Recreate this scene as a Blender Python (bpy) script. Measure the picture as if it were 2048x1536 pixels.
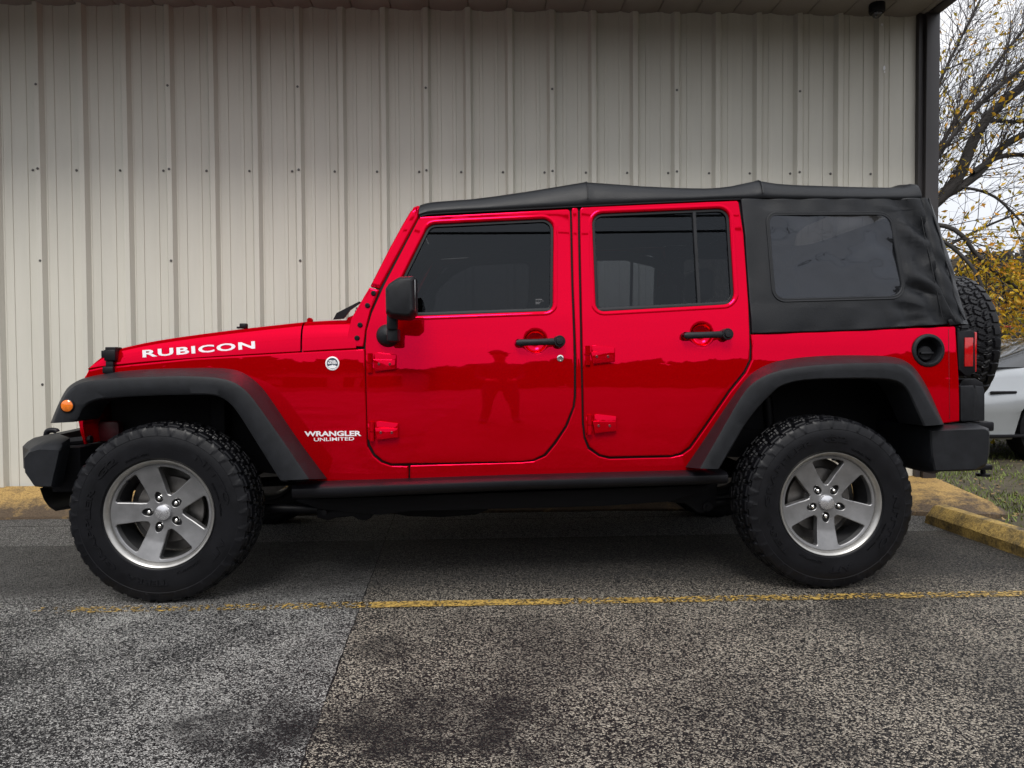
import bpy, bmesh, math, random
from math import sin, cos, pi, radians, sqrt, atan2, tan, hypot
from mathutils import Vector, Matrix, noise
from mathutils.geometry import tessellate_polygon
random.seed(7)
for o in list(bpy.data.objects): bpy.data.objects.remove(o)
SC = bpy.context.scene
C = SC.collection

# ------------------------------------------------------------------ camera
FPX, CD, CH = 1479.0, 3.211, 1.02
YAW, PITCH, ROLL = radians(2.772), radians(1.484), radians(0.33)
CM = Matrix.Rotation(-YAW, 3, 'Z') @ Matrix.Rotation(pi/2 - PITCH, 3, 'X') @ Matrix.Rotation(-ROLL, 3, 'Z')
CL = Vector((0, -CD, CH))
cam = bpy.data.cameras.new('camera'); cam.sensor_width = 36; cam.lens = 36*FPX/2048
cam.clip_end = 2000; cam.clip_start = 0.05
co = bpy.data.objects.new('camera', cam); C.objects.link(co)
co.matrix_world = Matrix.Translation(CL) @ CM.to_4x4()
SC.camera = co

# ------------------------------------------------------------------ sky, sun, exposure
SUN_EL, SUN_AZ = radians(50), radians(190)
w = bpy.data.worlds.new('World'); SC.world = w; w.use_nodes = True
nt = w.node_tree; nt.nodes.clear(); N = nt.nodes.new; L = nt.links.new
sky = N('ShaderNodeTexSky'); sky.sky_type = 'NISHITA'; sky.sun_disc = False
sky.sun_elevation = SUN_EL; sky.sun_rotation = SUN_AZ; sky.dust_density = 3
hs = N('ShaderNodeHueSaturation'); hs.inputs['Saturation'].default_value = 0.25
L(sky.outputs[0], hs.inputs['Color'])
tc = N('ShaderNodeTexCoord'); mp = N('ShaderNodeMapping'); mp.inputs['Scale'].default_value = (1.2, 1.2, 3.5)
nz = N('ShaderNodeTexNoise'); nz.inputs['Scale'].default_value = 2.2; nz.inputs['Detail'].default_value = 6
L(tc.outputs['Generated'], mp.inputs[0]); L(mp.outputs[0], nz.inputs[0])
cr = N('ShaderNodeValToRGB'); cr.color_ramp.elements[0].position = .3; cr.color_ramp.elements[1].position = .7
cr.color_ramp.elements[0].color = (8.4, 8.8, 9.6, 1); cr.color_ramp.elements[1].color = (10.4, 10.4, 10.7, 1)
L(nz.outputs[0], cr.inputs[0])
mx = N('ShaderNodeMix'); mx.data_type = 'RGBA'; mx.inputs[0].default_value = .85
L(hs.outputs[0], mx.inputs[6]); L(cr.outputs[0], mx.inputs[7])
sx_ = N('ShaderNodeSeparateXYZ'); L(tc.outputs['Generated'], sx_.inputs[0])
mrg = N('ShaderNodeMapRange'); mrg.inputs[1].default_value = 0; mrg.inputs[2].default_value = 1; mrg.inputs[3].default_value = .82; mrg.inputs[4].default_value = 1.45
L(sx_.outputs[2], mrg.inputs[0])
vm_ = N('ShaderNodeVectorMath'); vm_.operation = 'SCALE'; L(mx.outputs[2], vm_.inputs[0]); L(mrg.outputs[0], vm_.inputs['Scale'])
bg = N('ShaderNodeBackground'); bg.inputs[1].default_value = 0.085
L(vm_.outputs[0], bg.inputs[0]); wo = N('ShaderNodeOutputWorld'); L(bg.outputs[0], wo.inputs[0])
sl = bpy.data.lights.new('sun', 'SUN'); sl.energy = 1.5; sl.angle = radians(20); sl.color = (1, .96, .9)
so = bpy.data.objects.new('sun', sl); C.objects.link(so)
sd = Vector((sin(SUN_AZ)*cos(SUN_EL), cos(SUN_AZ)*cos(SUN_EL), sin(SUN_EL)))
so.rotation_euler = sd.to_track_quat('Z', 'Y').to_euler()
SC.view_settings.view_transform = 'Standard'; SC.view_settings.look = 'None'
SC.view_settings.exposure = 0.55; SC.view_settings.gamma = 1
SC.cycles.max_bounces = 8; SC.cycles.caustics_reflective = False; SC.cycles.caustics_refractive = False; SC.cycles.transparent_max_bounces = 16

# ------------------------------------------------------------------ pixel -> place helpers
def ray(px, py): return CM @ Vector(((px-1024)/FPX, -(py-768)/FPX, -1))
def U(px, py, Y):
    d = ray(px, py); t = (Y - CL.y)/d.y; return CL + d*t
def G(px, py, z=0):
    d = ray(px, py); t = (z - CL.z)/d.z; return CL + d*t
YC = 0.914
XCOWL = U(727, 700, .12).x
def S(x, z):
    y = .11 + (z-.9)**2/4.6 if z < 1.27 else .11 + .37**2/4.6 + (z-1.27)*.155
    if x < XCOWL: y += (XCOWL-x)*.10
    return y
def US(px, py, off=0):
    y = .15
    for _ in range(6):
        p = U(px, py, y); y = S(p.x, p.z)+off
    return U(px, py, y)

# ------------------------------------------------------------------ materials
def ramp(nt, pts):
    r = nt.nodes.new('ShaderNodeValToRGB'); el = r.color_ramp.elements
    el[0].position = pts[0][0]; el[0].color = (*pts[0][1], 1)
    el[1].position = pts[-1][0]; el[1].color = (*pts[-1][1], 1)
    for p, c in pts[1:-1]:
        e = el.new(p); e.color = (*c, 1)
    return r
def mat(name, col, rough=.5, metal=0, var=.12, vscale=6, bump=0, bscale=60, spec=.5, coat=0, rvar=.08, stretch=(1,1,1)):
    m = bpy.data.materials.new(name); m.use_nodes = True; nt = m.node_tree; b = nt.nodes['Principled BSDF']
    b.inputs['Roughness'].default_value = rough; b.inputs['Metallic'].default_value = metal
    b.inputs['Specular IOR Level'].default_value = spec; b.inputs['Coat Weight'].default_value = coat
    tc = nt.nodes.new('ShaderNodeTexCoord'); mp = nt.nodes.new('ShaderNodeMapping'); mp.inputs['Scale'].default_value = stretch
    nt.links.new(tc.outputs['Object'], mp.inputs[0])
    nz = nt.nodes.new('ShaderNodeTexNoise'); nz.inputs['Scale'].default_value = vscale; nz.inputs['Detail'].default_value = 7
    nz.inputs['Roughness'].default_value = .65
    nt.links.new(mp.outputs[0], nz.inputs[0])
    r = ramp(nt, [(.3, tuple(c*(1-var) for c in col)), (.7, tuple(min(1, c*(1+var)) for c in col))])
    nt.links.new(nz.outputs[0], r.inputs[0]); nt.links.new(r.outputs[0], b.inputs['Base Color'])
    mr = nt.nodes.new('ShaderNodeMapRange'); mr.inputs[3].default_value = max(0.02, rough-rvar); mr.inputs[4].default_value = min(1, rough+rvar)
    nt.links.new(nz.outputs[0], mr.inputs[0]); nt.links.new(mr.outputs[0], b.inputs['Roughness'])
    if bump:
        n2 = nt.nodes.new('ShaderNodeTexNoise'); n2.inputs['Scale'].default_value = bscale; n2.inputs['Detail'].default_value = 4
        nt.links.new(mp.outputs[0], n2.inputs[0])
        bp = nt.nodes.new('ShaderNodeBump'); bp.inputs['Strength'].default_value = bump; bp.inputs['Distance'].default_value = .002
        nt.links.new(n2.outputs[0], bp.inputs['Height']); nt.links.new(bp.outputs[0], b.inputs['Normal'])
    return m
def glossmix(name, diff, gloss, f0, rough=.03, wav=.0, wscale=2.0):
    """clear painted panel: coloured base under a coloured gloss coat with a slight ripple"""
    m = bpy.data.materials.new(name); m.use_nodes = True; nt = m.node_tree; nt.nodes.clear(); N = nt.nodes.new; L = nt.links.new
    out = N('ShaderNodeOutputMaterial'); mixs = N('ShaderNodeMixShader'); d = N('ShaderNodeBsdfDiffuse'); g = N('ShaderNodeBsdfGlossy')
    tc = N('ShaderNodeTexCoord'); nz = N('ShaderNodeTexNoise'); nz.inputs['Scale'].default_value = wscale; nz.inputs['Detail'].default_value = 2
    L(tc.outputs['Object'], nz.inputs[0])
    bp = N('ShaderNodeBump'); bp.inputs['Strength'].default_value = wav; bp.inputs['Distance'].default_value = .01
    L(nz.outputs[0], bp.inputs['Height'])
    lw = N('ShaderNodeFresnel'); lw.inputs['IOR'].default_value = 1.5
    ml = N('ShaderNodeMath'); ml.operation = 'MULTIPLY_ADD'; ml.inputs[1].default_value = 1-f0; ml.inputs[2].default_value = f0; ml.use_clamp = True
    L(lw.outputs[0], ml.inputs[0]); L(ml.outputs[0], mixs.inputs[0])
    d.inputs[0].default_value = (*diff, 1); g.inputs[0].default_value = (*gloss, 1); g.inputs[1].default_value = rough
    for q in (d, g, lw): L(bp.outputs[0], q.inputs['Normal'])
    L(d.outputs[0], mixs.inputs[1]); L(g.outputs[0], mixs.inputs[2]); L(mixs.outputs[0], out.inputs[0])
    return m
def glassmat(name, tint, f0, col=(1,1,1), wav=0, wscale=4, haze=(0,0,0), hazef=0.0, rough=.01):
    m = bpy.data.materials.new(name); m.use_nodes = True; nt = m.node_tree; nt.nodes.clear(); N = nt.nodes.new; L = nt.links.new
    out = N('ShaderNodeOutputMaterial'); mixs = N('ShaderNodeMixShader'); t = N('ShaderNodeBsdfTransparent'); g = N('ShaderNodeBsdfGlossy')
    d = N('ShaderNodeBsdfDiffuse'); m0 = N('ShaderNodeMixShader'); m0.inputs[0].default_value = hazef
    d.inputs[0].default_value = (*haze, 1)
    t.inputs[0].default_value = (*tint, 1); g.inputs[0].default_value = (*col, 1); g.inputs[1].default_value = rough
    tc = N('ShaderNodeTexCoord'); nz = N('ShaderNodeTexNoise'); nz.inputs['Scale'].default_value = wscale; nz.inputs['Detail'].default_value = 1.5
    nz.inputs['Distortion'].default_value = 1.2
    L(tc.outputs['Object'], nz.inputs[0])
    bp = N('ShaderNodeBump'); bp.inputs['Strength'].default_value = wav; bp.inputs['Distance'].default_value = .02
    L(nz.outputs[0], bp.inputs['Height'])
    lw = N('ShaderNodeFresnel'); lw.inputs['IOR'].default_value = f0
    L(bp.outputs[0], g.inputs['Normal']); L(bp.outputs[0], lw.inputs['Normal'])
    L(t.outputs[0], m0.inputs[1]); L(d.outputs[0], m0.inputs[2])
    L(lw.outputs[0], mixs.inputs[0]); L(m0.outputs[0], mixs.inputs[1]); L(g.outputs[0], mixs.inputs[2]); L(mixs.outputs[0], out.inputs[0])
    return m
M = {}
M['red'] = glossmix('red_paint', (.41, .0, .001), (1, .008, .07), .33, .022, .20, 2.6)
M['plastic'] = mat('black_plastic', (.011, .012, .0145), .5, spec=.24, bump=.3, bscale=420, var=.3, vscale=22)
M['plastic_dark'] = mat('trim_black', (.005, .005, .007), .45, spec=.25, var=.2)
M['fabric'] = mat('soft_top_vinyl', (.005, .006, .008), .42, spec=.30, bump=.5, bscale=350, var=.25, vscale=5, rvar=.12)
M['rubber'] = mat('tyre_rubber', (.0045, .0047, .0062), .40, spec=.26, bump=.12, bscale=120, var=.35, vscale=14, rvar=.12)
M['under'] = mat('underbody_black', (.0028, .0028, .0045), .7, spec=.25, var=.4, vscale=8)
M['rim'] = mat('alloy_grey', (.25, .25, .255), .40, metal=.7, var=.18, vscale=12, rvar=.1)
M['rimlip'] = mat('alloy_lip', (.42, .41, .39), .33, metal=.85, var=.12, vscale=20)
M['barrel'] = mat('alloy_inner', (.09, .09, .095), .45, metal=.6, var=.3, vscale=9)
M['screwred'] = mat('screw_dark_red', (.10, .004, .008), .35)
M['steel'] = mat('bare_steel', (.2, .19, .18), .4, metal=.9, var=.3, vscale=15)
M['chrome'] = mat('bright_metal', (.75, .74, .72), .18, metal=1, var=.05)
M['decal'] = mat('white_decal', (.82, .82, .84), .35, var=.04)
M['navy'] = mat('badge_dark', (.05, .06, .09), .35, var=.1)
M['amber'] = mat('amber_lens', (.75, .17, .01), .15, var=.2, vscale=90, coat=.6)
M['redlens'] = mat('red_lens', (.42, .004, .006), .12, var=.2, vscale=50, coat=.6)
M['glass'] = glassmat('tinted_glass_front', (.10, .105, .12), 1.36, (.85, .92, 1))
M['glass_r'] = glassmat('tinted_glass_rear', (.27, .29, .32), 1.36, (.85, .92, 1))
M['vinyl'] = glassmat('clear_vinyl_window', (.07, .068, .072), 1.5, (.85, .9, 1), wav=.55, wscale=3.2, haze=(.035, .037, .042), hazef=.4, rough=.02)
M['interior'] = mat('interior_dark', (.015, .015, .017), .7, var=.2)
M['seat'] = mat('seat_cloth', (.03, .03, .033), .8, var=.2)

# ------------------------------------------------------------------ object helpers
def tagp(o, label=None, cat=None, group=None, kind=None):
    if label: o['label'] = label
    if cat: o['category'] = cat
    if group: o['group'] = group
    if kind: o['kind'] = kind
    return o
def empty(name, loc, label, cat, group=None):
    o = bpy.data.objects.new(name, None); o.empty_display_size = .2; o.location = loc; C.objects.link(o)
    return tagp(o, label, cat, group)
def finish(bm, name, m, parent=None, ang=32, smooth=True, kind=None):
    bmesh.ops.recalc_face_normals(bm, faces=bm.faces)
    return finish_raw(bm, name, m, parent, ang, smooth, kind)
def finish_raw(bm, name, m, parent=None, ang=32, smooth=True, kind=None):
    th = radians(ang)
    for f in bm.faces: f.smooth = smooth
    for e in bm.edges:
        if len(e.link_faces) == 2:
            e.smooth = e.calc_face_angle(0) < th
    me = bpy.data.meshes.new(name); bm.to_mesh(me); bm.free()
    ms = m if isinstance(m, (list, tuple)) else [m]
    for q in ms: me.materials.append(q)
    o = bpy.data.objects.new(name, me); C.objects.link(o)
    if parent is not None:
        o.parent = parent
        o.matrix_parent_inverse = PINV.get(parent.name, Matrix())
    if kind: o['kind'] = kind
    return o
PINV = {}   # world-space meshes under a moved parent: inverse of the parent's place
def setroot(o):
    PINV[o.name] = Matrix.Translation(-o.location)
def mirror(o, parent=None):
    me = o.data.copy()
    for v in me.vertices: v.co.y = 2*YC - v.co.y
    me.flip_normals()
    n = bpy.data.objects.new(o.name.split('.')[0], me); C.objects.link(n)
    n.parent = parent if parent is not None else o.parent
    n.matrix_parent_inverse = o.matrix_parent_inverse.copy()
    if 'label' in o: n['label'] = o['label']
    for ch in [c for c in C.objects if c.parent == o and not c.get('nomirror')]: mirror(ch, n)
    return n

def box(bm, a, b, bev=0, rot=None, mi=0, seg=2):
    c = (Vector(a)+Vector(b))/2; s = Vector(b)-Vector(a)
    r = bmesh.ops.create_cube(bm, size=1)
    vs = r['verts']
    bmesh.ops.scale(bm, vec=s, verts=vs)
    fs = {f for v in vs for f in v.link_faces}
    if bev:
        es = list({e for v in vs for e in v.link_edges})
        r = bmesh.ops.bevel(bm, geom=es, offset=bev, segments=seg, profile=.5, affect='EDGES')
        vs = list({v for f in r['faces'] for v in f.verts} | {v for v in vs if v.is_valid})
        fs = {f for v in vs for f in v.link_faces}
    if rot: bmesh.ops.rotate(bm, cent=(0,0,0), matrix=rot, verts=vs)
    bmesh.ops.translate(bm, vec=c, verts=vs)
    for f in fs: f.material_index = mi
    return vs
def tube(bm, pts, rad, seg=10, cap=True, mi=0):
    pts = [Vector(p) for p in pts]; n = len(pts)
    rs = rad if isinstance(rad, (list, tuple)) else [rad]*n
    rings = []; up = None
    for i, p in enumerate(pts):
        t = (pts[min(i+1, n-1)]-pts[max(i-1, 0)]).normalized()
        if up is None: up = t.orthogonal().normalized()
        up = (up - t*up.dot(t)).normalized(); bi = t.cross(up)
        rings.append([bm.verts.new(p + (up*cos(2*pi*k/seg)+bi*sin(2*pi*k/seg))*rs[i]) for k in range(seg)])
    for a, b in zip(rings, rings[1:]):
        for k in range(seg):
            f = bm.faces.new((a[k], a[(k+1) % seg], b[(k+1) % seg], b[k])); f.material_index = mi
    if cap:
        for r in (rings[0], rings[-1]):
            f = bm.faces.new(r); f.material_index = mi
def lathe(bm, prof, c=(0,0,0), axis='Y', seg=48, mi=0, close=False):
    """prof: (radius, along)"""
    rings = []
    for r, a in prof:
        ring = []
        for k in range(seg):
            t = 2*pi*k/seg
            if axis == 'Y': v = (c[0]+r*cos(t), c[1]+a, c[2]+r*sin(t))
            elif axis == 'X': v = (c[0]+a, c[1]+r*cos(t), c[2]+r*sin(t))
            else: v = (c[0]+r*cos(t), c[1]+r*sin(t), c[2]+a)
            ring.append(bm.verts.new(v))
        rings.append(ring)
    for a, b in zip(rings, rings[1:]):
        for k in range(seg):
            f = bm.faces.new((a[k], a[(k+1) % seg], b[(k+1) % seg], b[k])); f.material_index = mi
    if prof[0][0] > 1e-4 and close: bm.faces.new(rings[0]).material_index = mi
    if prof[-1][0] > 1e-4 and close: bm.faces.new(rings[-1]).material_index = mi
    bmesh.ops.remove_doubles(bm, verts=[v for r in rings for v in r], dist=1e-6)
def grid(bm, rows, mi=0, closed=False):
    vr = [[bm.verts.new(p) for p in r] for r in rows]
    for a, b in zip(vr, vr[1:]):
        for k in range(len(a)-(0 if closed else 1)):
            k2 = (k+1) % len(a)
            f = bm.faces.new((a[k], a[k2], b[k2], b[k])); f.material_index = mi
    return vr
def resample(pts, n):
    pts = [Vector(p) for p in pts]; d = [0]
    for a, b in zip(pts, pts[1:]): d.append(d[-1]+(b-a).length)
    out = []; j = 0
    for i in range(n):
        t = d[-1]*i/(n-1)
        while j < len(d)-2 and d[j+1] < t: j += 1
        u = (t-d[j])/max(1e-9, d[j+1]-d[j]); out.append(pts[j].lerp(pts[j+1], min(1, max(0, u))))
    return out
def smooth_path(pts, it=2):
    """Chaikin, keeps ends"""
    pts = [Vector(p) for p in pts]
    for _ in range(it):
        q = [pts[0]]
        for a, b in zip(pts, pts[1:]): q += [a.lerp(b, .25), a.lerp(b, .75)]
        q.append(pts[-1]); pts = q
    return pts
def interp(tab, x):
    if x <= tab[0][0]: return tab[0][1]
    for (a, va), (b, vb) in zip(tab, tab[1:]):
        if x <= b: return va+(vb-va)*(x-a)/(b-a)
    return tab[-1][1]
def chaikin_loop(p, it=1, keep=None):
    for _ in range(it):
        q = []
        for i in range(len(p)):
            a, b = p[i], p[(i+1) % len(p)]
            q += [a.lerp(b, .25), a.lerp(b, .75)]
        p = q
    return p
def fillet(pts, r, seg=6):
    """pts 2D; r default radius (world), pts may carry their own radius as third item"""
    n = len(pts); out = []
    for i in range(n):
        p = Vector(pts[i][:2]); rr = pts[i][2] if len(pts[i]) > 2 else r
        a = Vector(pts[i-1][:2]); b = Vector(pts[(i+1) % n][:2])
        da, db = (a-p), (b-p); la, lb = da.length, db.length
        if rr <= 0 or la < 1e-6 or lb < 1e-6: out.append(p); continue
        da /= la; db /= lb; c = max(-1, min(1, da.dot(db))); an = math.acos(c)
        if an > pi-.06: out.append(p); continue
        t = min(rr/tan(an/2), la*.48, lb*.48); rr = t*tan(an/2)
        cen = p + (da+db).normalized()*(rr/sin(an/2)); s = p+da*t; e = p+db*t
        a0 = atan2(s.y-cen.y, s.x-cen.x); a1 = atan2(e.y-cen.y, e.x-cen.x); d = a1-a0
        while d > pi: d -= 2*pi
        while d < -pi: d += 2*pi
        for k in range(seg+1):
            q = a0+d*k/seg; out.append(Vector((cen.x+rr*cos(q), cen.y+rr*sin(q))))
    return out
def area2(p): return sum(p[i].x*p[(i+1) % len(p)].y-p[(i+1) % len(p)].x*p[i].y for i in range(len(p)))/2
def offset_loop(p, d):
    """inward for ccw loops when d>0"""
    n = len(p); out = []
    for i in range(n):
        a, b, c = p[i-1], p[i], p[(i+1) % n]
        e1 = (b-a); e2 = (c-b)
        if e1.length < 1e-9: e1 = e2
        if e2.length < 1e-9: e2 = e1
        n1 = Vector((-e1.y, e1.x)).normalized(); n2 = Vector((-e2.y, e2.x)).normalized()
        m = (n1+n2)
        m = m.normalized() if m.length > 1e-6 else n1
        k = 1/max(.45, m.dot(n1)); out.append(b+m*d*k)
    return out
def clean(p, eps=4e-4):
    q = [p[0]]
    for v in p[1:]:
        if (v-q[-1]).length > eps: q.append(v)
    if (q[0]-q[-1]).length < eps: q.pop()
    return q
def pxloop(px, r=0, off=0, Y=None, seg=6):
    pts = []
    for q in px:
        p = US(q[0], q[1], off) if Y is None else U(q[0], q[1], Y)
        pts.append((p.x, p.z) + ((q[2],) if len(q) > 2 else ()))
    return clean(fillet(pts, r, seg))
def circ(cx, cz, r, n=40): return [Vector((cx+r*cos(2*pi*k/n), cz+r*sin(2*pi*k/n))) for k in range(n)]
def panel(name, outer, m, parent, holes=(), b=.0035, hb=.006, depth=.022, off=0, surf=None, zs=.025, xs=.12, disp=None, ang=50):
    """shaped sheet that follows the body side, with rolled edges and returned flanges"""
    surf = surf or S
    loops = []
    for i, lp in enumerate([outer]+list(holes)):
        lp = list(lp); ccw = area2(lp) > 0
        if (i == 0) != ccw: lp.reverse()
        bb = b if i == 0 else hb
        L0 = lp; La = offset_loop(lp, bb*.3); L1 = offset_loop(lp, bb); L2 = offset_loop(lp, bb*1.9)
        loops.append((L0, La, L1, L2, bb))
    bm = bmesh.new(); flat = []; inner = []
    for L0, La, L1, L2, bb in loops:
        v0 = [bm.verts.new((p.x, bb, p.y)) for p in L0]
        va = [bm.verts.new((p.x, bb*.3, p.y)) for p in La]
        v1 = [bm.verts.new((p.x, 0, p.y)) for p in L1]
        v2 = [bm.verts.new((p.x, 0, p.y)) for p in L2]
        vb = [bm.verts.new((p.x, depth, p.y)) for p in L0]
        n = len(L0)
        for A, B in ((vb, v0), (v0, va), (va, v1), (v1, v2)):
            for k in range(n):
                try: bm.faces.new((A[k], A[(k+1) % n], B[(k+1) % n], B[k]))
                except ValueError: pass
        inner += v2; flat.append([Vector((p.x, p.y, 0)) for p in L2])
    for t in tessellate_polygon(flat):
        try: bm.faces.new([inner[i] for i in t])
        except ValueError: pass
    xsn = [v.co.x for v in bm.verts]; zsn = [v.co.z for v in bm.verts]
    def cut(lo, hi, st, ax):
        k = math.ceil(lo/st+.01)
        while k*st < hi:
            c = [0,0,0]; c[ax] = k*st; nn = [0,0,0]; nn[ax] = 1
            bmesh.ops.bisect_plane(bm, geom=bm.verts[:]+bm.edges[:]+bm.faces[:], plane_co=c, plane_no=nn, dist=1e-6); k += 1
    if zs: cut(min(zsn), max(zsn), zs, 2)
    if xs: cut(min(xsn), max(xsn), xs, 0)
    for v in bm.verts:
        v.co.y += surf(v.co.x, v.co.z)+off
        if disp: v.co.y += disp(v.co.x, v.co.z)
    bmesh.ops.recalc_face_normals(bm, faces=bm.faces)
    # the front must face the street (-y)
    s = sum(f.normal.y*f.calc_area() for f in bm.faces if abs(f.normal.y) > .7)
    if s > 0: bmesh.ops.reverse_faces(bm, faces=bm.faces)
    return finish_raw(bm, name, m, parent, ang)
def ringpanel(name, outer, width, m, parent, off=0, b=.002, depth=.015, **k):
    lp = list(outer)
    if area2(lp) < 0: lp.reverse()
    return panel(name, lp, m, parent, holes=[clean(offset_loop(lp, width))], b=b, hb=b, depth=depth, off=off, **k)
def prism(name, pts, y0, y1, m, parent, bev=.004, fr=0, seg=2, Y=None, ang=35, ys=None, world=False):
    """outline (pixels, seen at depth Y or y0; or world x,z) extruded from y0 to y1, edges bevelled; ys: (y, scale) sections"""
    if world: lp = clean(fillet(pts, fr))
    else: lp = pxloop(pts, fr, Y=(y0 if Y is None else Y))
    bm = bmesh.new()
    cx = sum(p.x for p in lp)/len(lp); cz = sum(p.y for p in lp)/len(lp)
    secs = ys or [(y0, 1), (y1, 1)]
    rings = [[bm.verts.new((cx+(p.x-cx)*s, y, cz+(p.y-cz)*s)) for p in lp] for y, s in secs]
    n = len(lp)
    for A, B in zip(rings, rings[1:]):
        for k in range(n): bm.faces.new((A[k], A[(k+1) % n], B[(k+1) % n], B[k]))
    bm.faces.new(rings[0]); bm.faces.new(rings[-1])
    bmesh.ops.recalc_face_normals(bm, faces=bm.faces)
    if bev:
        es = [e for e in bm.edges if e.calc_face_angle(0) > radians(28)]
        bmesh.ops.bevel(bm, geom=es, offset=bev, segments=seg, profile=.5, affect='EDGES', clamp_overlap=True)
    return finish(bm, name, m, parent, ang)
def ribbon(bm, pts, width, off):
    """dark strip behind a shut line"""
    pts = [Vector((p.x, p.z)) for p in pts]; n = len(pts); rows = [[], []]
    for i, p in enumerate(pts):
        t = (pts[min(i+1, n-1)]-pts[max(0, i-1)]).normalized(); nn = Vector((-t.y, t.x))
        for k, s in enumerate((-1, 1)):
            q = p+nn*s*width/2; rows[k].append((q.x, S(q.x, q.y)+off, q.y))
    grid(bm, rows)
_txt = {}
def text_bm(bm, s, size, place, ext=.001, bold=.0, xs=1.0, mi=0, align='CENTER', spacing=1.0, shear=0):
    cu = bpy.data.curves.new('lettering', 'FONT'); cu.body = s; cu.size = 1; cu.offset = bold; cu.align_x = align; cu.align_y = 'CENTER'
    cu.resolution_u = 3; cu.space_character = spacing; cu.shear = shear
    o = bpy.data.objects.new('lettering', cu); C.objects.link(o)
    dg = bpy.context.evaluated_depsgraph_get(); me = bpy.data.meshes.new_from_object(o.evaluated_get(dg))
    bpy.data.objects.remove(o); bpy.data.curves.remove(cu)
    t = bmesh.new(); t.from_mesh(me); bpy.data.meshes.remove(me)
    bmesh.ops.triangulate(t, faces=t.faces)
    r = bmesh.ops.extrude_face_region(t, geom=t.faces[:])
    for g in r['geom']:
        if isinstance(g, bmesh.types.BMVert): g.co.z = 1
    vm = {}
    for v in t.verts: vm[v.index] = None
    t.verts.ensure_lookup_table(); t.verts.index_update()
    for v in t.verts: vm[v.index] = bm.verts.new(place(v.co.x*size*xs, v.co.y*size, ext if v.co.z > .5 else -ext*.3))
    for f in t.faces:
        try: bm.faces.new([vm[v.index] for v in f.verts]).material_index = mi
        except ValueError: pass
    t.free()
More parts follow.
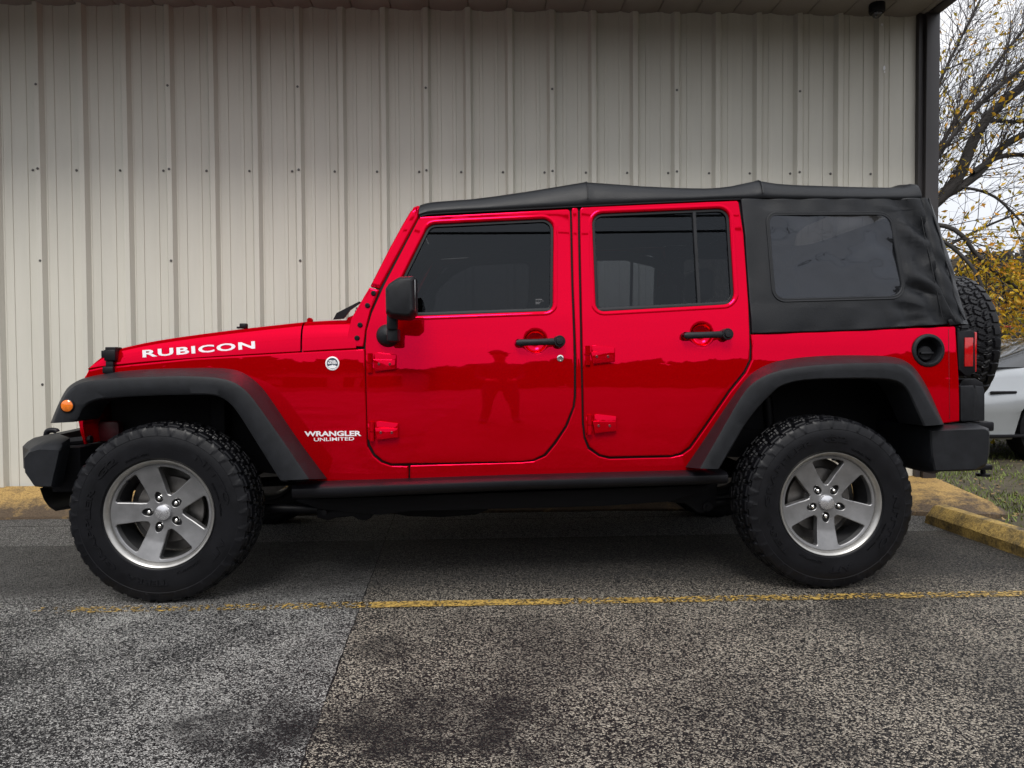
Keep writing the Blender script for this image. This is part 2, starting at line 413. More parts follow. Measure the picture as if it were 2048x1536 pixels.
# ------------------------------------------------------------------ setting: ground
def ground_mat():
    m = bpy.data.materials.new('asphalt'); m.use_nodes = True; nt = m.node_tree; b = nt.nodes['Principled BSDF']; N = nt.nodes.new; L = nt.links.new
    def math(op, a, c=None, d=None, clamp=False):
        q = N('ShaderNodeMath'); q.operation = op; q.use_clamp = clamp
        for i, v in enumerate((a, c, d)):
            if v is None: continue
            if isinstance(v, (int, float)): q.inputs[i].default_value = v
            else: L(v, q.inputs[i])
        return q.outputs[0]
    def mix(f, a, c, t='MIX'):
        q = N('ShaderNodeMix'); q.data_type = 'RGBA'; q.blend_type = t
        for i, v in ((0, f), (6, a), (7, c)):
            if isinstance(v, (int, float)): q.inputs[i].default_value = v
            elif isinstance(v, tuple): q.inputs[i].default_value = (*v, 1)
            else: L(v, q.inputs[i])
        return q.outputs[2]
    def noi(s, det=5, r=.6, vec=None, dist=0):
        q = N('ShaderNodeTexNoise'); q.inputs['Scale'].default_value = s; q.inputs['Detail'].default_value = det; q.inputs['Roughness'].default_value = r
        q.inputs['Distortion'].default_value = dist
        L(vec or tc.outputs['Object'], q.inputs[0]); return q.outputs[0]
    def vor(s):
        q = N('ShaderNodeTexVoronoi'); q.inputs['Scale'].default_value = s; L(tc.outputs['Object'], q.inputs[0]); return q
    tc = N('ShaderNodeTexCoord'); sp = N('ShaderNodeSeparateXYZ'); L(tc.outputs['Object'], sp.inputs[0]); X, Y = sp.outputs[0], sp.outputs[1]
    # coarse worn surface
    vc = vor(205); vs = N('ShaderNodeSeparateColor'); L(vc.outputs['Color'], vs.inputs[0])
    rc = ramp(nt, [(0, (.005, .005, .006)), (.30, (.014, .014, .016)), (.46, (.06, .055, .05)), (.66, (.36, .32, .27)), (.85, (.95, .84, .68)), (1, (.95, .86, .72))])
    patch = noi(3.0, 6, .7)
    big = noi(.75, 4, .6, dist=.6)
    v1 = math('ADD', vs.outputs[0], math('MULTIPLY', math('SUBTRACT', noi(70, 3), .5), 1.0))
    v1 = math('ADD', v1, math('MULTIPLY', math('SUBTRACT', patch, .5), .55), clamp=True)
    L(v1, rc.inputs[0]); coarse = rc.outputs[0]
    # finer, greyer patch west of the paving seam
    vf = vor(225); vs2 = N('ShaderNodeSeparateColor'); L(vf.outputs['Color'], vs2.inputs[0])
    rf = ramp(nt, [(0, (.008, .008, .010)), (.30, (.025, .025, .026)), (.46, (.13, .128, .125)), (.70, (.52, .505, .48)), (.88, (.95, .93, .88)), (1, (.95, .93, .88))])
    v2 = math('ADD', vs2.outputs[0], math('MULTIPLY', math('SUBTRACT', patch, .5), 1.1))
    v2 = math('ADD', v2, math('MULTIPLY', math('SUBTRACT', noi(60, 3), .5), .9))
    v2 = math('ADD', v2, math('MULTIPLY', math('SUBTRACT', big, .5), 1.1), clamp=True)
    L(v2, rf.inputs[0]); fine = rf.outputs[0]
    # dark bay tone; kerb strip lightened in colour for light falling behind the vehicle
    rk = ramp(nt, [(0, (.014, .014, .016)), (.40, (.06, .06, .063)), (.75, (.18, .18, .182)), (1, (.6, .59, .56))]); L(vs2.outputs[1], rk.inputs[0]); dark = rk.outputs[0]
    rn = ramp(nt, [(0, (.02, .02, .022)), (.35, (.10, .10, .102)), (.75, (.30, .295, .285)), (1, (.8, .78, .74))]); L(vs2.outputs[1], rn.inputs[0]); strip = rn.outputs[0]
    wob = math('MULTIPLY', math('SUBTRACT', noi(6, 4), .5), .022)
    xs = math('ADD', math('ADD', X, math('MULTIPLY', Y, -.0346*-1)), math('ADD', wob, .5))
    left = math('LESS_THAN', xs, 0)
    north = math('GREATER_THAN', math('ADD', Y, wob), 1.12)
    col = mix(left, coarse, fine)
    seamw = math('LESS_THAN', math('ABSOLUTE', xs), math('MULTIPLY', math('SUBTRACT', noi(14, 4), .32), .012))
    # old oil and tyre stains
    st = N('ShaderNodeMapRange'); st.inputs[1].default_value = .50; st.inputs[2].default_value = .68; st.inputs[3].default_value = 0; st.inputs[4].default_value = .62
    L(noi(.9, 5, .55, dist=.4), st.inputs[0])
    def blob(cx, cy, rx, ry, k):
        a = math('DIVIDE', math('SUBTRACT', X, cx), rx); c = math('DIVIDE', math('SUBTRACT', Y, cy), ry)
        d = math('ADD', math('MULTIPLY', a, a), math('MULTIPLY', c, c))
        d = math('ADD', d, math('MULTIPLY', math('SUBTRACT', noi(5, 8, .72), .5), 4.2))
        return math('MULTIPLY', math('SUBTRACT', 1, d, clamp=True), k)
    dk = math('MAXIMUM', math('MAXIMUM', blob(-.12, -1.15, .42, .33, .85), blob(-.62, -1.12, .30, .2, .8)), blob(-.33, -.55, .17, .17, .6))
    dk = math('MAXIMUM', dk, blob(.75, -1.2, .35, .45, .35))
    dk = math('MAXIMUM', dk, math('MULTIPLY', st.outputs[0], .8))
    col = mix(dk, col, (.012, .012, .014))
        # the bay where cars stand is darker past the painted line
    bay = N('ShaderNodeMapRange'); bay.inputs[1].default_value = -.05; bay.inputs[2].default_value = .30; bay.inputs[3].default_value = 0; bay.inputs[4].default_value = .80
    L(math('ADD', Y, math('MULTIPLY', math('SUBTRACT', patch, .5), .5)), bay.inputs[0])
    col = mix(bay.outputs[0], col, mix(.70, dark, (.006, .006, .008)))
    col = mix(math('MULTIPLY', north, .92), col, strip)
    col = mix(seamw, col, (.008, .008, .009))
    crk = math('LESS_THAN', math('ABSOLUTE', math('SUBTRACT', math('ADD', Y, math('MULTIPLY', wob, 2.6)), 1.66)), .005)
    col = mix(crk, col, (.003, .003, .003))
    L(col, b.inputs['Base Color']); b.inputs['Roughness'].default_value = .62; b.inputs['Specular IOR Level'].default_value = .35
    bp = N('ShaderNodeBump'); bp.inputs['Strength'].default_value = .9; bp.inputs['Distance'].default_value = .004
    h = math('ADD', math('MULTIPLY', vc.outputs['Distance'], -90), math('MULTIPLY', noi(180, 2), .8))
    h = math('SUBTRACT', h, math('MULTIPLY', seamw, 3))
    L(h, bp.inputs['Height']); L(bp.outputs[0], b.inputs['Normal'])
    return m
bm = bmesh.new()
grid(bm, [[(x, y, 0) for x in (-150, -12, -4, 0, 4, 12, 150)] for y in (-150, -12, -4, 0, 4, 12, 250)])
finish(bm, 'parking_lot', ground_mat(), kind='structure')
# far behind and beside everything: the lawn beside the building
M['soil'] = mat('lawn_soil', (.055, .045, .025), .9, var=.6, vscale=9, bump=.8, bscale=40)
bm = bmesh.new()
lawn_edge = [(2.98, .2), (3.06, 1.0), (3.46, 1.55), (3.56, 1.9), (3.56, 60)]
rows = []
for x, y in lawn_edge: rows.append([(x, y, .004), (x+.25, y, .05), (x+1.2, y, .06), (x+6, y, .06), (90, y, .06)])
rows.insert(0, [(p[0]+.0, -.9 if i == 0 else -.9, p[2]) for i, p in enumerate(rows[0])])
grid(bm, rows)
finish(bm, 'lawn', M['soil'], kind='structure')
# grass blades (uncountable)
M['grass'] = mat('grass_blade', (.13, .17, .03), .6, var=.6, vscale=3.5)
M['litter'] = mat('leaf_litter', (.20, .13, .05), .8, var=.6, vscale=5)
bm = bmesh.new(); R = random.Random(3)
for i in range(42000):
    y = -.5 + 9.0*R.random()**1.3; x0 = interp([(p[1], p[0]) for p in lawn_edge], y) + .05
    x = x0 + (5.2)*R.random()**1.15
    dens = noise.noise(Vector((x*1.3, y*1.3, 0)))
    if dens < -.12+ .28*(x < x0+.5) and R.random() < .8: continue
    h = R.uniform(.02, .055); a = R.random()*6.3; wd = R.uniform(.003, .006)
    z0 = .004+min(1, (x-x0+.05)/.25)*.046
    lx, ly = R.uniform(-.03, .03), R.uniform(-.03, .03)
    v = [bm.verts.new((x-cos(a)*wd, y-sin(a)*wd, z0)), bm.verts.new((x+cos(a)*wd, y+sin(a)*wd, z0)), bm.verts.new((x+lx, y+ly, z0+h))]
    bm.faces.new(v)
finish_raw(bm, 'grass', M['grass'], kind='stuff')
tagp(bpy.data.objects['grass'], 'short patchy green grass growing beside the yellow parking block', 'grass')
bm = bmesh.new()
for i in range(1500):
    y = -.3 + 7*R.random()**1.4; x0 = interp([(p[1], p[0]) for p in lawn_edge], y) + .02
    x = x0 + 3.5*R.random()**1.8; s = R.uniform(.008, .028); a = R.random()*6.3
    z0 = .01+min(1, (x-x0+.02)/.25)*.046+R.uniform(0, .02)
    vs = []
    for k, (u, q) in enumerate(((-1, 0), (0, -.5), (1, 0), (0, .5))):
        vs.append(bm.verts.new((x+(u*cos(a)-q*sin(a))*s, y+(u*sin(a)+q*cos(a))*s, z0+R.uniform(-.004, .01))))
    bm.faces.new(vs)
finish_raw(bm, 'leaf_litter', M['litter'], kind='stuff')
tagp(bpy.data.objects['leaf_litter'], 'brown fallen leaves and chips scattered over the lawn edge', 'leaf litter')

# painted bay line
def paint_mat():
    m = bpy.data.materials.new('worn_yellow_line'); m.use_nodes = True; nt = m.node_tree; N = nt.nodes.new; L = nt.links.new; b = nt.nodes['Principled BSDF']
    tc = N('ShaderNodeTexCoord'); sp = N('ShaderNodeSeparateXYZ'); L(tc.outputs['Object'], sp.inputs[0])
    b.inputs['Roughness'].default_value = .6
    n1 = N('ShaderNodeTexVoronoi'); n1.inputs['Scale'].default_value = 105; L(tc.outputs['Object'], n1.inputs[0])
    sc = N('ShaderNodeSeparateColor'); L(n1.outputs['Color'], sc.inputs[0])
    n2 = N('ShaderNodeTexNoise'); n2.inputs['Scale'].default_value = 4.5; n2.inputs['Detail'].default_value = 8; n2.inputs['Roughness'].default_value = .75; L(tc.outputs['Object'], n2.inputs[0])
    r = ramp(nt, [(.1, (.10, .065, .02)), (.8, (.46, .30, .075))]); L(sc.outputs[1], r.inputs[0]); L(r.outputs[0], b.inputs['Base Color'])
    wx = N('ShaderNodeMapRange'); wx.inputs[1].default_value = -.47; wx.inputs[2].default_value = -.44; wx.inputs[3].default_value = .115; wx.inputs[4].default_value = .22
    L(sp.outputs[0], wx.inputs[0])
    wx2 = N('ShaderNodeMapRange'); wx2.inputs[1].default_value = -.3; wx2.inputs[2].default_value = .5; wx2.inputs[3].default_value = .22; wx2.inputs[4].default_value = 0
    L(sp.outputs[0], wx2.inputs[0])
    def mth(op, a, c):
        q = N('ShaderNodeMath'); q.operation = op
        for i, v in enumerate((a, c)):
            if isinstance(v, (int, float)): q.inputs[i].default_value = v
            else: L(v, q.inputs[i])
        return q.outputs[0]
    tot = mth('ADD', mth('MULTIPLY', sc.outputs[0], .45), mth('ADD', n2.outputs[0], mth('ADD', wx.outputs[0], mth('MULTIPLY', mth('GREATER_THAN', sp.outputs[0], -.45), wx2.outputs[0]))))
    th = mth('GREATER_THAN', tot, .93)
    L(th, b.inputs['Alpha'])
    return m
bm = bmesh.new()
rows = [[], []]
for i in range(60):
    x = -1.86+i*.14; yc = -.045-.012*(x+1.8); j = noise.noise(Vector((x*6, 0, 0)))*.006
    rows[0].append((x, yc-.040+j, .004)); rows[1].append((x, yc+.036+j, .004))
grid(bm, rows); finish(bm, 'parking_line', paint_mat(), kind='structure')

# ------------------------------------------------------------------ kerb apron along the wall
def conc_mat(name, paint, under, lo, hi, zdirt=None):
    m = bpy.data.materials.new(name); m.use_nodes = True; nt = m.node_tree; N = nt.nodes.new; L = nt.links.new; b = nt.nodes['Principled BSDF']
    tc = N('ShaderNodeTexCoord'); b.inputs['Roughness'].default_value = .8
    n1 = N('ShaderNodeTexNoise'); n1.inputs['Scale'].default_value = 7; n1.inputs['Detail'].default_value = 9; n1.inputs['Roughness'].default_value = .72; L(tc.outputs['Object'], n1.inputs[0])
    n2 = N('ShaderNodeTexNoise'); n2.inputs['Scale'].default_value = 90; n2.inputs['Detail'].default_value = 4; L(tc.outputs['Object'], n2.inputs[0])
    r1 = ramp(nt, [(lo, under), (hi, paint)])
    src = n1.outputs[0]
    if zdirt:
        sp = N('ShaderNodeSeparateXYZ'); L(tc.outputs['Object'], sp.inputs[0])
        mr = N('ShaderNodeMapRange'); mr.inputs[1].default_value = zdirt[0]; mr.inputs[2].default_value = zdirt[1]; mr.inputs[3].default_value = -.22; mr.inputs[4].default_value = .06
        L(sp.outputs[2], mr.inputs[0]); ad = N('ShaderNodeMath'); ad.operation = 'ADD'; L(mr.outputs[0], ad.inputs[0]); L(src, ad.inputs[1]); src = ad.outputs[0]
    L(src, r1.inputs[0])
    mxx = N('ShaderNodeMix'); mxx.data_type = 'RGBA'; mxx.blend_type = 'MULTIPLY'; mxx.inputs[0].default_value = .8
    r2 = ramp(nt, [(.3, (.35, .33, .30)), (.6, (1, 1, 1))]); L(n2.outputs[0], r2.inputs[0])
    L(r1.outputs[0], mxx.inputs[6]); L(r2.outputs[0], mxx.inputs[7]); L(mxx.outputs[2], b.inputs['Base Color'])
    bp = N('ShaderNodeBump'); bp.inputs['Strength'].default_value = .8; bp.inputs['Distance'].default_value = .006; L(n2.outputs[0], bp.inputs['Height']); L(bp.outputs[0], b.inputs['Normal'])
    return m
M['apron'] = conc_mat('apron_paint', (.42, .27, .09), (.09, .06, .035), .34, .56, (.04, .13))
M['block'] = conc_mat('block_paint', (.46, .31, .085), (.09, .07, .04), .38, .56)
bm = bmesh.new(); rows = []
for k in range(70):
    x = -6.2+9.62*k/69
    fy = interp([(-6, 1.90), (1.0, 1.86), (2.4, 1.74), (2.9, 1.56), (3.42, 1.36)], x); j = noise.noise(Vector((x*2.3, 3, 0)))*.012
    fz = interp([(2.4, .0), (3.42, .02)], x)
    rows.append([(x, fy+j, -.02), (x, fy+.006+j, .016+fz), (x, fy+.08, .030+fz), (x, fy+.16, .07+fz), (x, 2.24, .17)])
rows.append([(3.50, 1.44, -.02), (3.49, 1.46, .03), (3.49, 1.56, .05), (3.49, 1.75, .08), (3.44, 2.24, .12)])
rows.append([(3.56, 1.5, -.02), (3.55, 1.52, .01), (3.55, 1.6, .03), (3.54, 1.8, .05), (3.5, 2.24, .06)])
grid(bm, rows)
finish(bm, 'kerb_apron', M['apron'], kind='structure')
# ------------------------------------------------------------------ parking block
bm = bmesh.new(); rows = []
for k in range(46):
    t = k/45; y = 1.345-1.83*t; e = 1 if 0 < k < 45 else 0
    x0 = 2.845-.012*t
    ring = []
    for (dx, z) in ((0, -.01), (.0, .055), (.003, .060), (.045, .117), (.050, .120), (.115, .120), (.120, .117), (.162, .060), (.165, .055), (.165, -.01)):
        q = noise.noise(Vector((dx*9, y*7, z*20)))*.003
        sh = .035 if not e else 0
        ring.append((x0+dx+q, y + (-.02 if k == 0 else .02 if k == 45 else 0)*(1 if z > .05 else 0), z+q*.8 - (sh*.3 if z > .05 else 0)))
    rows.append(ring)
vr = grid(bm, rows, closed=True); bm.faces.new(vr[0]); bm.faces.new(vr[-1])
o = finish(bm, 'parking_block', M['block'], ang=24)
tagp(o, 'chipped yellow painted concrete parking block lying by the lawn edge', 'parking block')

# ------------------------------------------------------------------ metal building
bld = empty('metal_building', (0, 2.24, 0), 'beige ribbed sheet metal building with dark brown corner trim behind the red vehicle', 'building'); 
ROOTS = {}
def root(o): PINV[o.name] = Matrix.Translation(-o.location); return o
root(bld)
m = mat('wall_sheet', (.575, .555, .49), .55, var=.05, vscale=2.2, spec=.4, bump=.18, bscale=420, stretch=(2.6, 2.6, .3))
M['wall'] = m
WX0 = -3.0918; RP = .3048; WZ0, WZ1 = .165, 3.60
prof = []
for n in range(-8, 21):
    x = WX0+n*RP
    for dx, h in ((-.036, 0), (-.0175, .037), (-.0165, .038), (.0165, .038), (.0175, .037), (.036, 0), (.044, 0), (.0445, .0022), (.047, .0022), (.0475, 0), (.080, 0), (.083, .006), (.106, .006), (.109, 0), (.189, 0), (.192, .006), (.215, .006), (.218, 0)):
        prof.append((x+dx, h))
prof = [p for p in prof if p[0] < 3.285]+[(3.29, 0)]
def wally(x): return 2.259-.0084*(x+3.09)
bm = bmesh.new()
zs = [WZ0+(WZ1-WZ0)*k/14 for k in range(15)]
grid(bm, [[(x, wally(x)-h+noise.noise(Vector((x*.8, z*.7, 5)))*.004, z) for x, h in prof] for z in zs])
finish(bm, 'wall_panel', M['wall'], bld, ang=5)
M['screw'] = mat('screw_head', (.10, .095, .09), .45, metal=.3)
def screw_mesh():
    bm = bmesh.new(); lathe(bm, [(.009, 0), (.009, -.002), (.0055, -.003), (.0055, -.007), (.0001, -.0075)], seg=10)
    me = bpy.data.meshes.new('screw'); 
    for f in bm.faces: f.smooth = False
    bmesh.ops.recalc_face_normals(bm, faces=bm.faces)
    bm.to_mesh(me); bm.free(); me.materials.append(M['screw']); return me
scm = screw_mesh()
def screw(x, z, h):
    o = bpy.data.objects.new('screw', scm); C.objects.link(o); o.parent = bld; o.location = Vector((x, wally(x)-h-.001, z))-bld.location
for n in range(-1, 21):
    x = WX0+n*RP; screw(x-.055, 2.428, 0)
    if n % 3 == 0:
        for z in (3.02, 2.43, 1.78, .9): screw(x+(.0 if z != 1.78 else .003), z, .038)
for z in (2.43, 3.02, 1.8, .9): screw(3.302, z, .02)
M['brown'] = mat('dark_brown_trim', (.033, .029, .030), .5, var=.15, vscale=3)
bm = bmesh.new()
box(bm, (3.288, 2.165, .10), (3.322, 2.30, 3.60)); box(bm, (3.324, 2.13, .12), (3.425, 2.30, 3.60), .004)
finish(bm, 'corner_trim', M['brown'], bld)
bm = bmesh.new(); box(bm, (3.30, 2.12, .03), (3.43, 2.31, .125), .004)
finish(bm, 'trim_foot', mat('trim_foot_grey', (.16, .155, .16), .6), bld)
bm = bmesh.new(); box(bm, (-5.6, 2.25, .13), (3.30, 2.33, .165)); finish(bm, 'base_trim', M['brown'], bld)
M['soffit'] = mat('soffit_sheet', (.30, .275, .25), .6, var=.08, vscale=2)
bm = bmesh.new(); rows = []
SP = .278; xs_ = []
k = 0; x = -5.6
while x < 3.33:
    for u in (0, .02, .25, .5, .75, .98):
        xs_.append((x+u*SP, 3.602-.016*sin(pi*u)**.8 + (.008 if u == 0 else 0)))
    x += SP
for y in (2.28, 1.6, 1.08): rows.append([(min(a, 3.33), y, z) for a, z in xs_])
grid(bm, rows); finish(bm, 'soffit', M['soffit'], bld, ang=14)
bm = bmesh.new(); box(bm, (3.335, 1.03, 3.585), (3.425, 8.3, 3.80), .003); box(bm, (-5.7, 1.04, 3.56), (3.334, 1.09, 3.80), .003)
finish(bm, 'fascia', M['brown'], bld)
bm = bmesh.new(); box(bm, (-5.7, 1.05, 3.81), (3.42, 8.3, 3.86)); finish(bm, 'roof', mat('roof_sheet', (.3, .3, .3), .5), bld)
bm = bmesh.new(); box(bm, (3.37, 2.32, .0), (3.40, 8.2, 3.58)); box(bm, (-5.6, 8.2, 0), (3.36, 8.23, 3.58)); box(bm, (-5.6, 2.35, 0), (-5.57, 8.18, 3.58))
finish(bm, 'rear_wall', M['wall'], bld)
# small white patches near the corner
R = random.Random(5)
for (px, py, s) in ((1764, 139, .022), (1753, 141, .014), (1760, 53, .016), (1765, 147, .010)):
    bm = bmesh.new(); p = U(px, py, 2.195); a0 = R.random()*6
    vs = [bm.verts.new((p.x+cos(a0+t*.9)*s*R.uniform(.4, 1)*.6, 2.165 if px > 1755 else 2.19, p.z+sin(a0+t*.9)*s*R.uniform(.5, 1))) for t in range(7)]
    f = bm.faces.new(vs); r = bmesh.ops.extrude_face_region(bm, geom=[f]); bmesh.ops.translate(bm, vec=(0, .004, 0), verts=[v for v in r['geom'] if isinstance(v, bmesh.types.BMVert)])
    finish(bm, 'white_patch', M['decal'], bld)
# dome camera
c = U(1757, 12, 2.0); cz = 3.58
sec = root(empty('security_camera', (c.x, 2.02, cz), 'small black dome security camera hanging under the roof overhang near the corner', 'security camera'))
bm = bmesh.new(); lathe(bm, [(.0001, .01), (.052, .01), (.055, -.0), (.055, -.045), (.05, -.055), (.0001, -.055)], c=(c.x, 2.02, cz), axis='Z', seg=28); finish(bm, 'housing', M['plastic_dark'], sec)
bm = bmesh.new(); lathe(bm, [(.036*cos(t*pi/16), -.056-.036*sin(t*pi/16)) for t in range(9)], c=(c.x, 2.02, cz), axis='Z', seg=24)
finish(bm, 'dome', mat('dome_glass', (.03, .03, .035), .06, spec=1), sec)
# ------------------------------------------------------------------ the red off-road vehicle
FW = U(322, 1028, .03); RW = U(1658, 1007, .03)
jeep = root(empty('off_road_vehicle', ((FW.x+RW.x)/2, YC, 0), 'glossy red four door off-road vehicle with black soft top parked along the metal wall', 'off-road vehicle'))
def P(o): return o
NEAR = []     # near side parts that get a twin on the far side
gapbm = bmesh.new()
def gap(px, width=.014, off=.013):
    ribbon(gapbm, [US(x, y) for x, y in px], width, off)

# --- tub side
tub_px = [(820,961),(820,931),(1044,925,0),(1068,922.5),(1092,912),(1112,888),(1135,853),(1149.5,815),(1152.5,792),(1152.5,720),(1147,569),(1143.5,415.5,.01),
 (1156,415,.01),(1156.5,469),(1161,707),(1164,846),(1167.5,876),(1176,898),(1198,913),(1219,918),(1342,915),(1365,909.5),(1382,897),(1461,784),(1492,746),(1504,720),(1504.5,695),(1502,669,.003),
 (1700,662),(1897,653),(1911,651,.012),(1914,700),(1919,843,.004),(1887,847),(1872,847),(1842,790),(1825,760),(1795,745),(1760,741),(1600,744),(1560,756),(1520,783),(1475,840),(1412,942),(1372,943.5)]
fc = US(1856, 701)
tub = panel('body_side', pxloop(tub_px, .004, seg=4), M['red'], jeep, holes=[circ(fc.x, fc.z, .062)], b=.004)
NEAR.append(tub)
gap([(820,962),(820,930),(783,929.5),(765,923.5),(748,910),(738,891),(733,867),(730,758),(728,695)])
gap([(817,930),(1044,924.5),(1068,921),(1090,910.5),(1109.5,887),(1132.5,852.5),(1147.5,815),(1150,792),(1150,720),(1144.5,569),(1141.5,416)])
gap([(1158.5,415),(1159,469),(1163,707),(1166,846),(1169.5,875),(1177.5,896),(1198.5,911),(1219,915.5),(1342,912.5),(1363.5,907.5),(1380,895.5),(1459,782),(1489.5,744.5),(1501.5,719.5),(1502,695),(1499,608),(1489,469),(1479.5,400)])
# --- front fender side
fen_px = [(177,740,.004),(202,734.5),(232,732),(387,716.5),(601,704.5),(727,698),(729,698,.003),(730.5,758),(734.5,892),(746,912),(762,925),(782,931.8),(817,932.3,.002),(817,961.5,.002),(650,966),(600,958),(560,900),(515,815),(485,775),(440,765),(200,785),(165,785),(168,757)]
fender = panel('fender', pxloop(fen_px, .0, seg=4), M['red'], jeep, b=.0045); NEAR.append(fender)
gap([(176,738),(202,732.3),(232,729.5),(387,714),(601,702),(730,695)], .016, .014)
# --- windscreen frame: pillar and bolted bracket
pil_px = [(834.5,413,.012),(838.5,414,.004),(837.5,433),(759,577,.003),(739.5,572.5,.003),(780,493),(806,446),(821,421)]
pil = panel('windshield_pillar', pxloop(pil_px), M['red'], jeep, b=.009, depth=.05, off=.004); NEAR.append(pil)
brk_px = [(739,574.5,.004),(758.5,580,.003),(741,622),(731.5,659),(727,693.5,.002),(691,693,.004),(702,637)]
brk = panel('windshield_bracket', pxloop(brk_px), M['red'], jeep, b=.005, depth=.03, off=.001); NEAR.append(brk)
gap([(838,425),(838,433),(760,578),(742,622),(733,659),(727,694),(728,700)], .016)
for px, py in ((747,586.6),(735,611),(720,650),(714,676)):
    p = US(px, py, -.001); bm = bmesh.new(); lathe(bm, [(.0115,0),(.0115,-.004),(.009,-.0075),(.0045,-.008),(.0040,-.004),(.0001,-.004)], c=p, seg=18)
    bo = finish(bm, 'bolt', M['plastic_dark'], brk)
# --- doors
fd_px = [(839.5,433.5,.012),(1140,417.8,.014),(1143,569),(1148,720),(1148,792),(1145.5,814),(1130.5,851.5),(1107.5,885.5),(1088.5,908.5),(1067,919.2),(1044,922.7),(783,927.5),(766,921.5),(750,908),(740,889.5),(735,867),(732,758),(730.5,697),(733,661),(744,624),(768,571)]
fwin_px = [(783,607,.03),(848,461,.04),(862,449,.05),(880,445.5,.03),(1098,437.5,.035),(1107,446,.02),(1105.5,612,.03),(1100,620.5,.02),(800,629,.03)]
fwin_px = [(783,600,.035),(858,449,.05),(1107,437,.05),(1105.5,621,.035),(786,632.5,.03)]
hc = US(1071, 683)
fwl = pxloop(fwin_px)
fd = panel('front_door', pxloop(fd_px, .003, seg=4), M['red'], jeep, holes=[fwl, circ(hc.x, hc.z, .049)], b=.004, hb=.009, depth=.03); NEAR.append(fd)
def dish(door, c, r=.049):
    bm = bmesh.new(); y = S(c.x, c.z)
    lathe(bm, [(r+.0005, .008), (r*.97, .016), (r*.8, .026), (r*.4, .031), (.0001, .032)], c=(c.x, y, c.z), seg=40)
    finish(bm, 'handle_dish', M['red'], door, 60)
dish(fd, hc)
rd_px = [(1160,414.5,.016),(1477,401,.012),(1487.5,469),(1497.2,608),(1500,695.5),(1499,719),(1487.3,743),(1457.2,780.8),(1378.3,893.7),(1362,905.3),(1342,910.5),(1219,913.5),(1199.5,909),(1179.5,894),(1171.2,874),(1168,846),(1165,707),(1160.5,469)]
rwin_px = [(1184.5,428,.05),(1458,416.5,.05),(1469.5,607,.055),(1192.5,622.5,.035)]
hr = US(1404, 669)
rwl = pxloop(rwin_px)
rd = panel('rear_door', pxloop(rd_px, .003, seg=4), M['red'], jeep, holes=[rwl, circ(hr.x, hr.z, .049)], b=.004, hb=.009, depth=.03); NEAR.append(rd)
dish(rd, hr)
# raised pressing round each window
def bead(door, lp, d=.018, r=.0045):
    lp = list(lp)
    if area2(lp) < 0: lp.reverse()
    q = offset_loop(lp, -d); q = clean(fillet([(p.x, p.y) for p in q], 0)); q = resample([Vector((p.x, p.y, 0)) for p in q+[q[0]]], 150)
    rows = []
    for i in range(150):
        p = q[i]; n = (q[(i+1) % 149]-q[i-1 if i else 148]); nn = Vector((-n.y, n.x, 0)).normalized()
        row = []
        for k in range(7):
            u = -1+k/3; pp = p+nn*u*r*2.0
            row.append((pp.x, S(pp.x, pp.y)-.0028*cos(u*pi/2)+.0003, pp.y))
        rows.append(row)
    bm = bmesh.new(); grid(bm, rows); finish(bm, 'window_pressing', M['red'], door, 70)
bead(fd, fwl, .014); bead(rd, rwl, .014)
def inl(lp, d):
    lp = list(lp)
    if area2(lp) < 0: lp.reverse()
    return clean(offset_loop(lp, d))
# seals, panes
for door, lp, gm, lab in ((fd, fwl, 'glass', None), (rd, rwl, 'glass_r', None)):
    ringpanel('window_seal', inl(lp, -.004), .0165, M['plastic_dark'], door, off=.010)
    g = panel('window_pane', inl(lp, .008), M[gm], door, b=.001, depth=.003, off=.019)
# belt seal strips
for door, a, b_ in ((fd, (790,630), (1102,619)), (rd, (1196,619), (1462,606))):
    bm = bmesh.new(); n = 24; rows = []
    for k in range(n+1):
        t = k/n; p = US(a[0]+(b_[0]-a[0])*t, a[1]+(b_[1]-a[1])*t)
        rows.append([(p.x, S(p.x, p.z)+.010, p.z-.011), (p.x, S(p.x, p.z)+.004, p.z-.009), (p.x, S(p.x, p.z)+.003, p.z+.004), (p.x, S(p.x, p.z)+.010, p.z+.009)])
    grid(bm, rows); finish(bm, 'belt_seal', M['plastic'], door, 60)
# divider bar of the rear door window
bm = bmesh.new(); a, b_ = US(1389, 424, .006), US(1399, 607, .006)
for dx in (0,):
    n = 8; rows = []
    for k in range(n+1):
        p = a.lerp(b_, k/n); y = S(p.x, p.z)
        rows.append([(p.x-.010, y+.018, p.z), (p.x-.008, y+.007, p.z), (p.x+.006, y+.007, p.z), (p.x+.009, y+.018, p.z)])
    grid(bm, rows)
finish(bm, 'window_divider', M['plastic'], rd, 60)
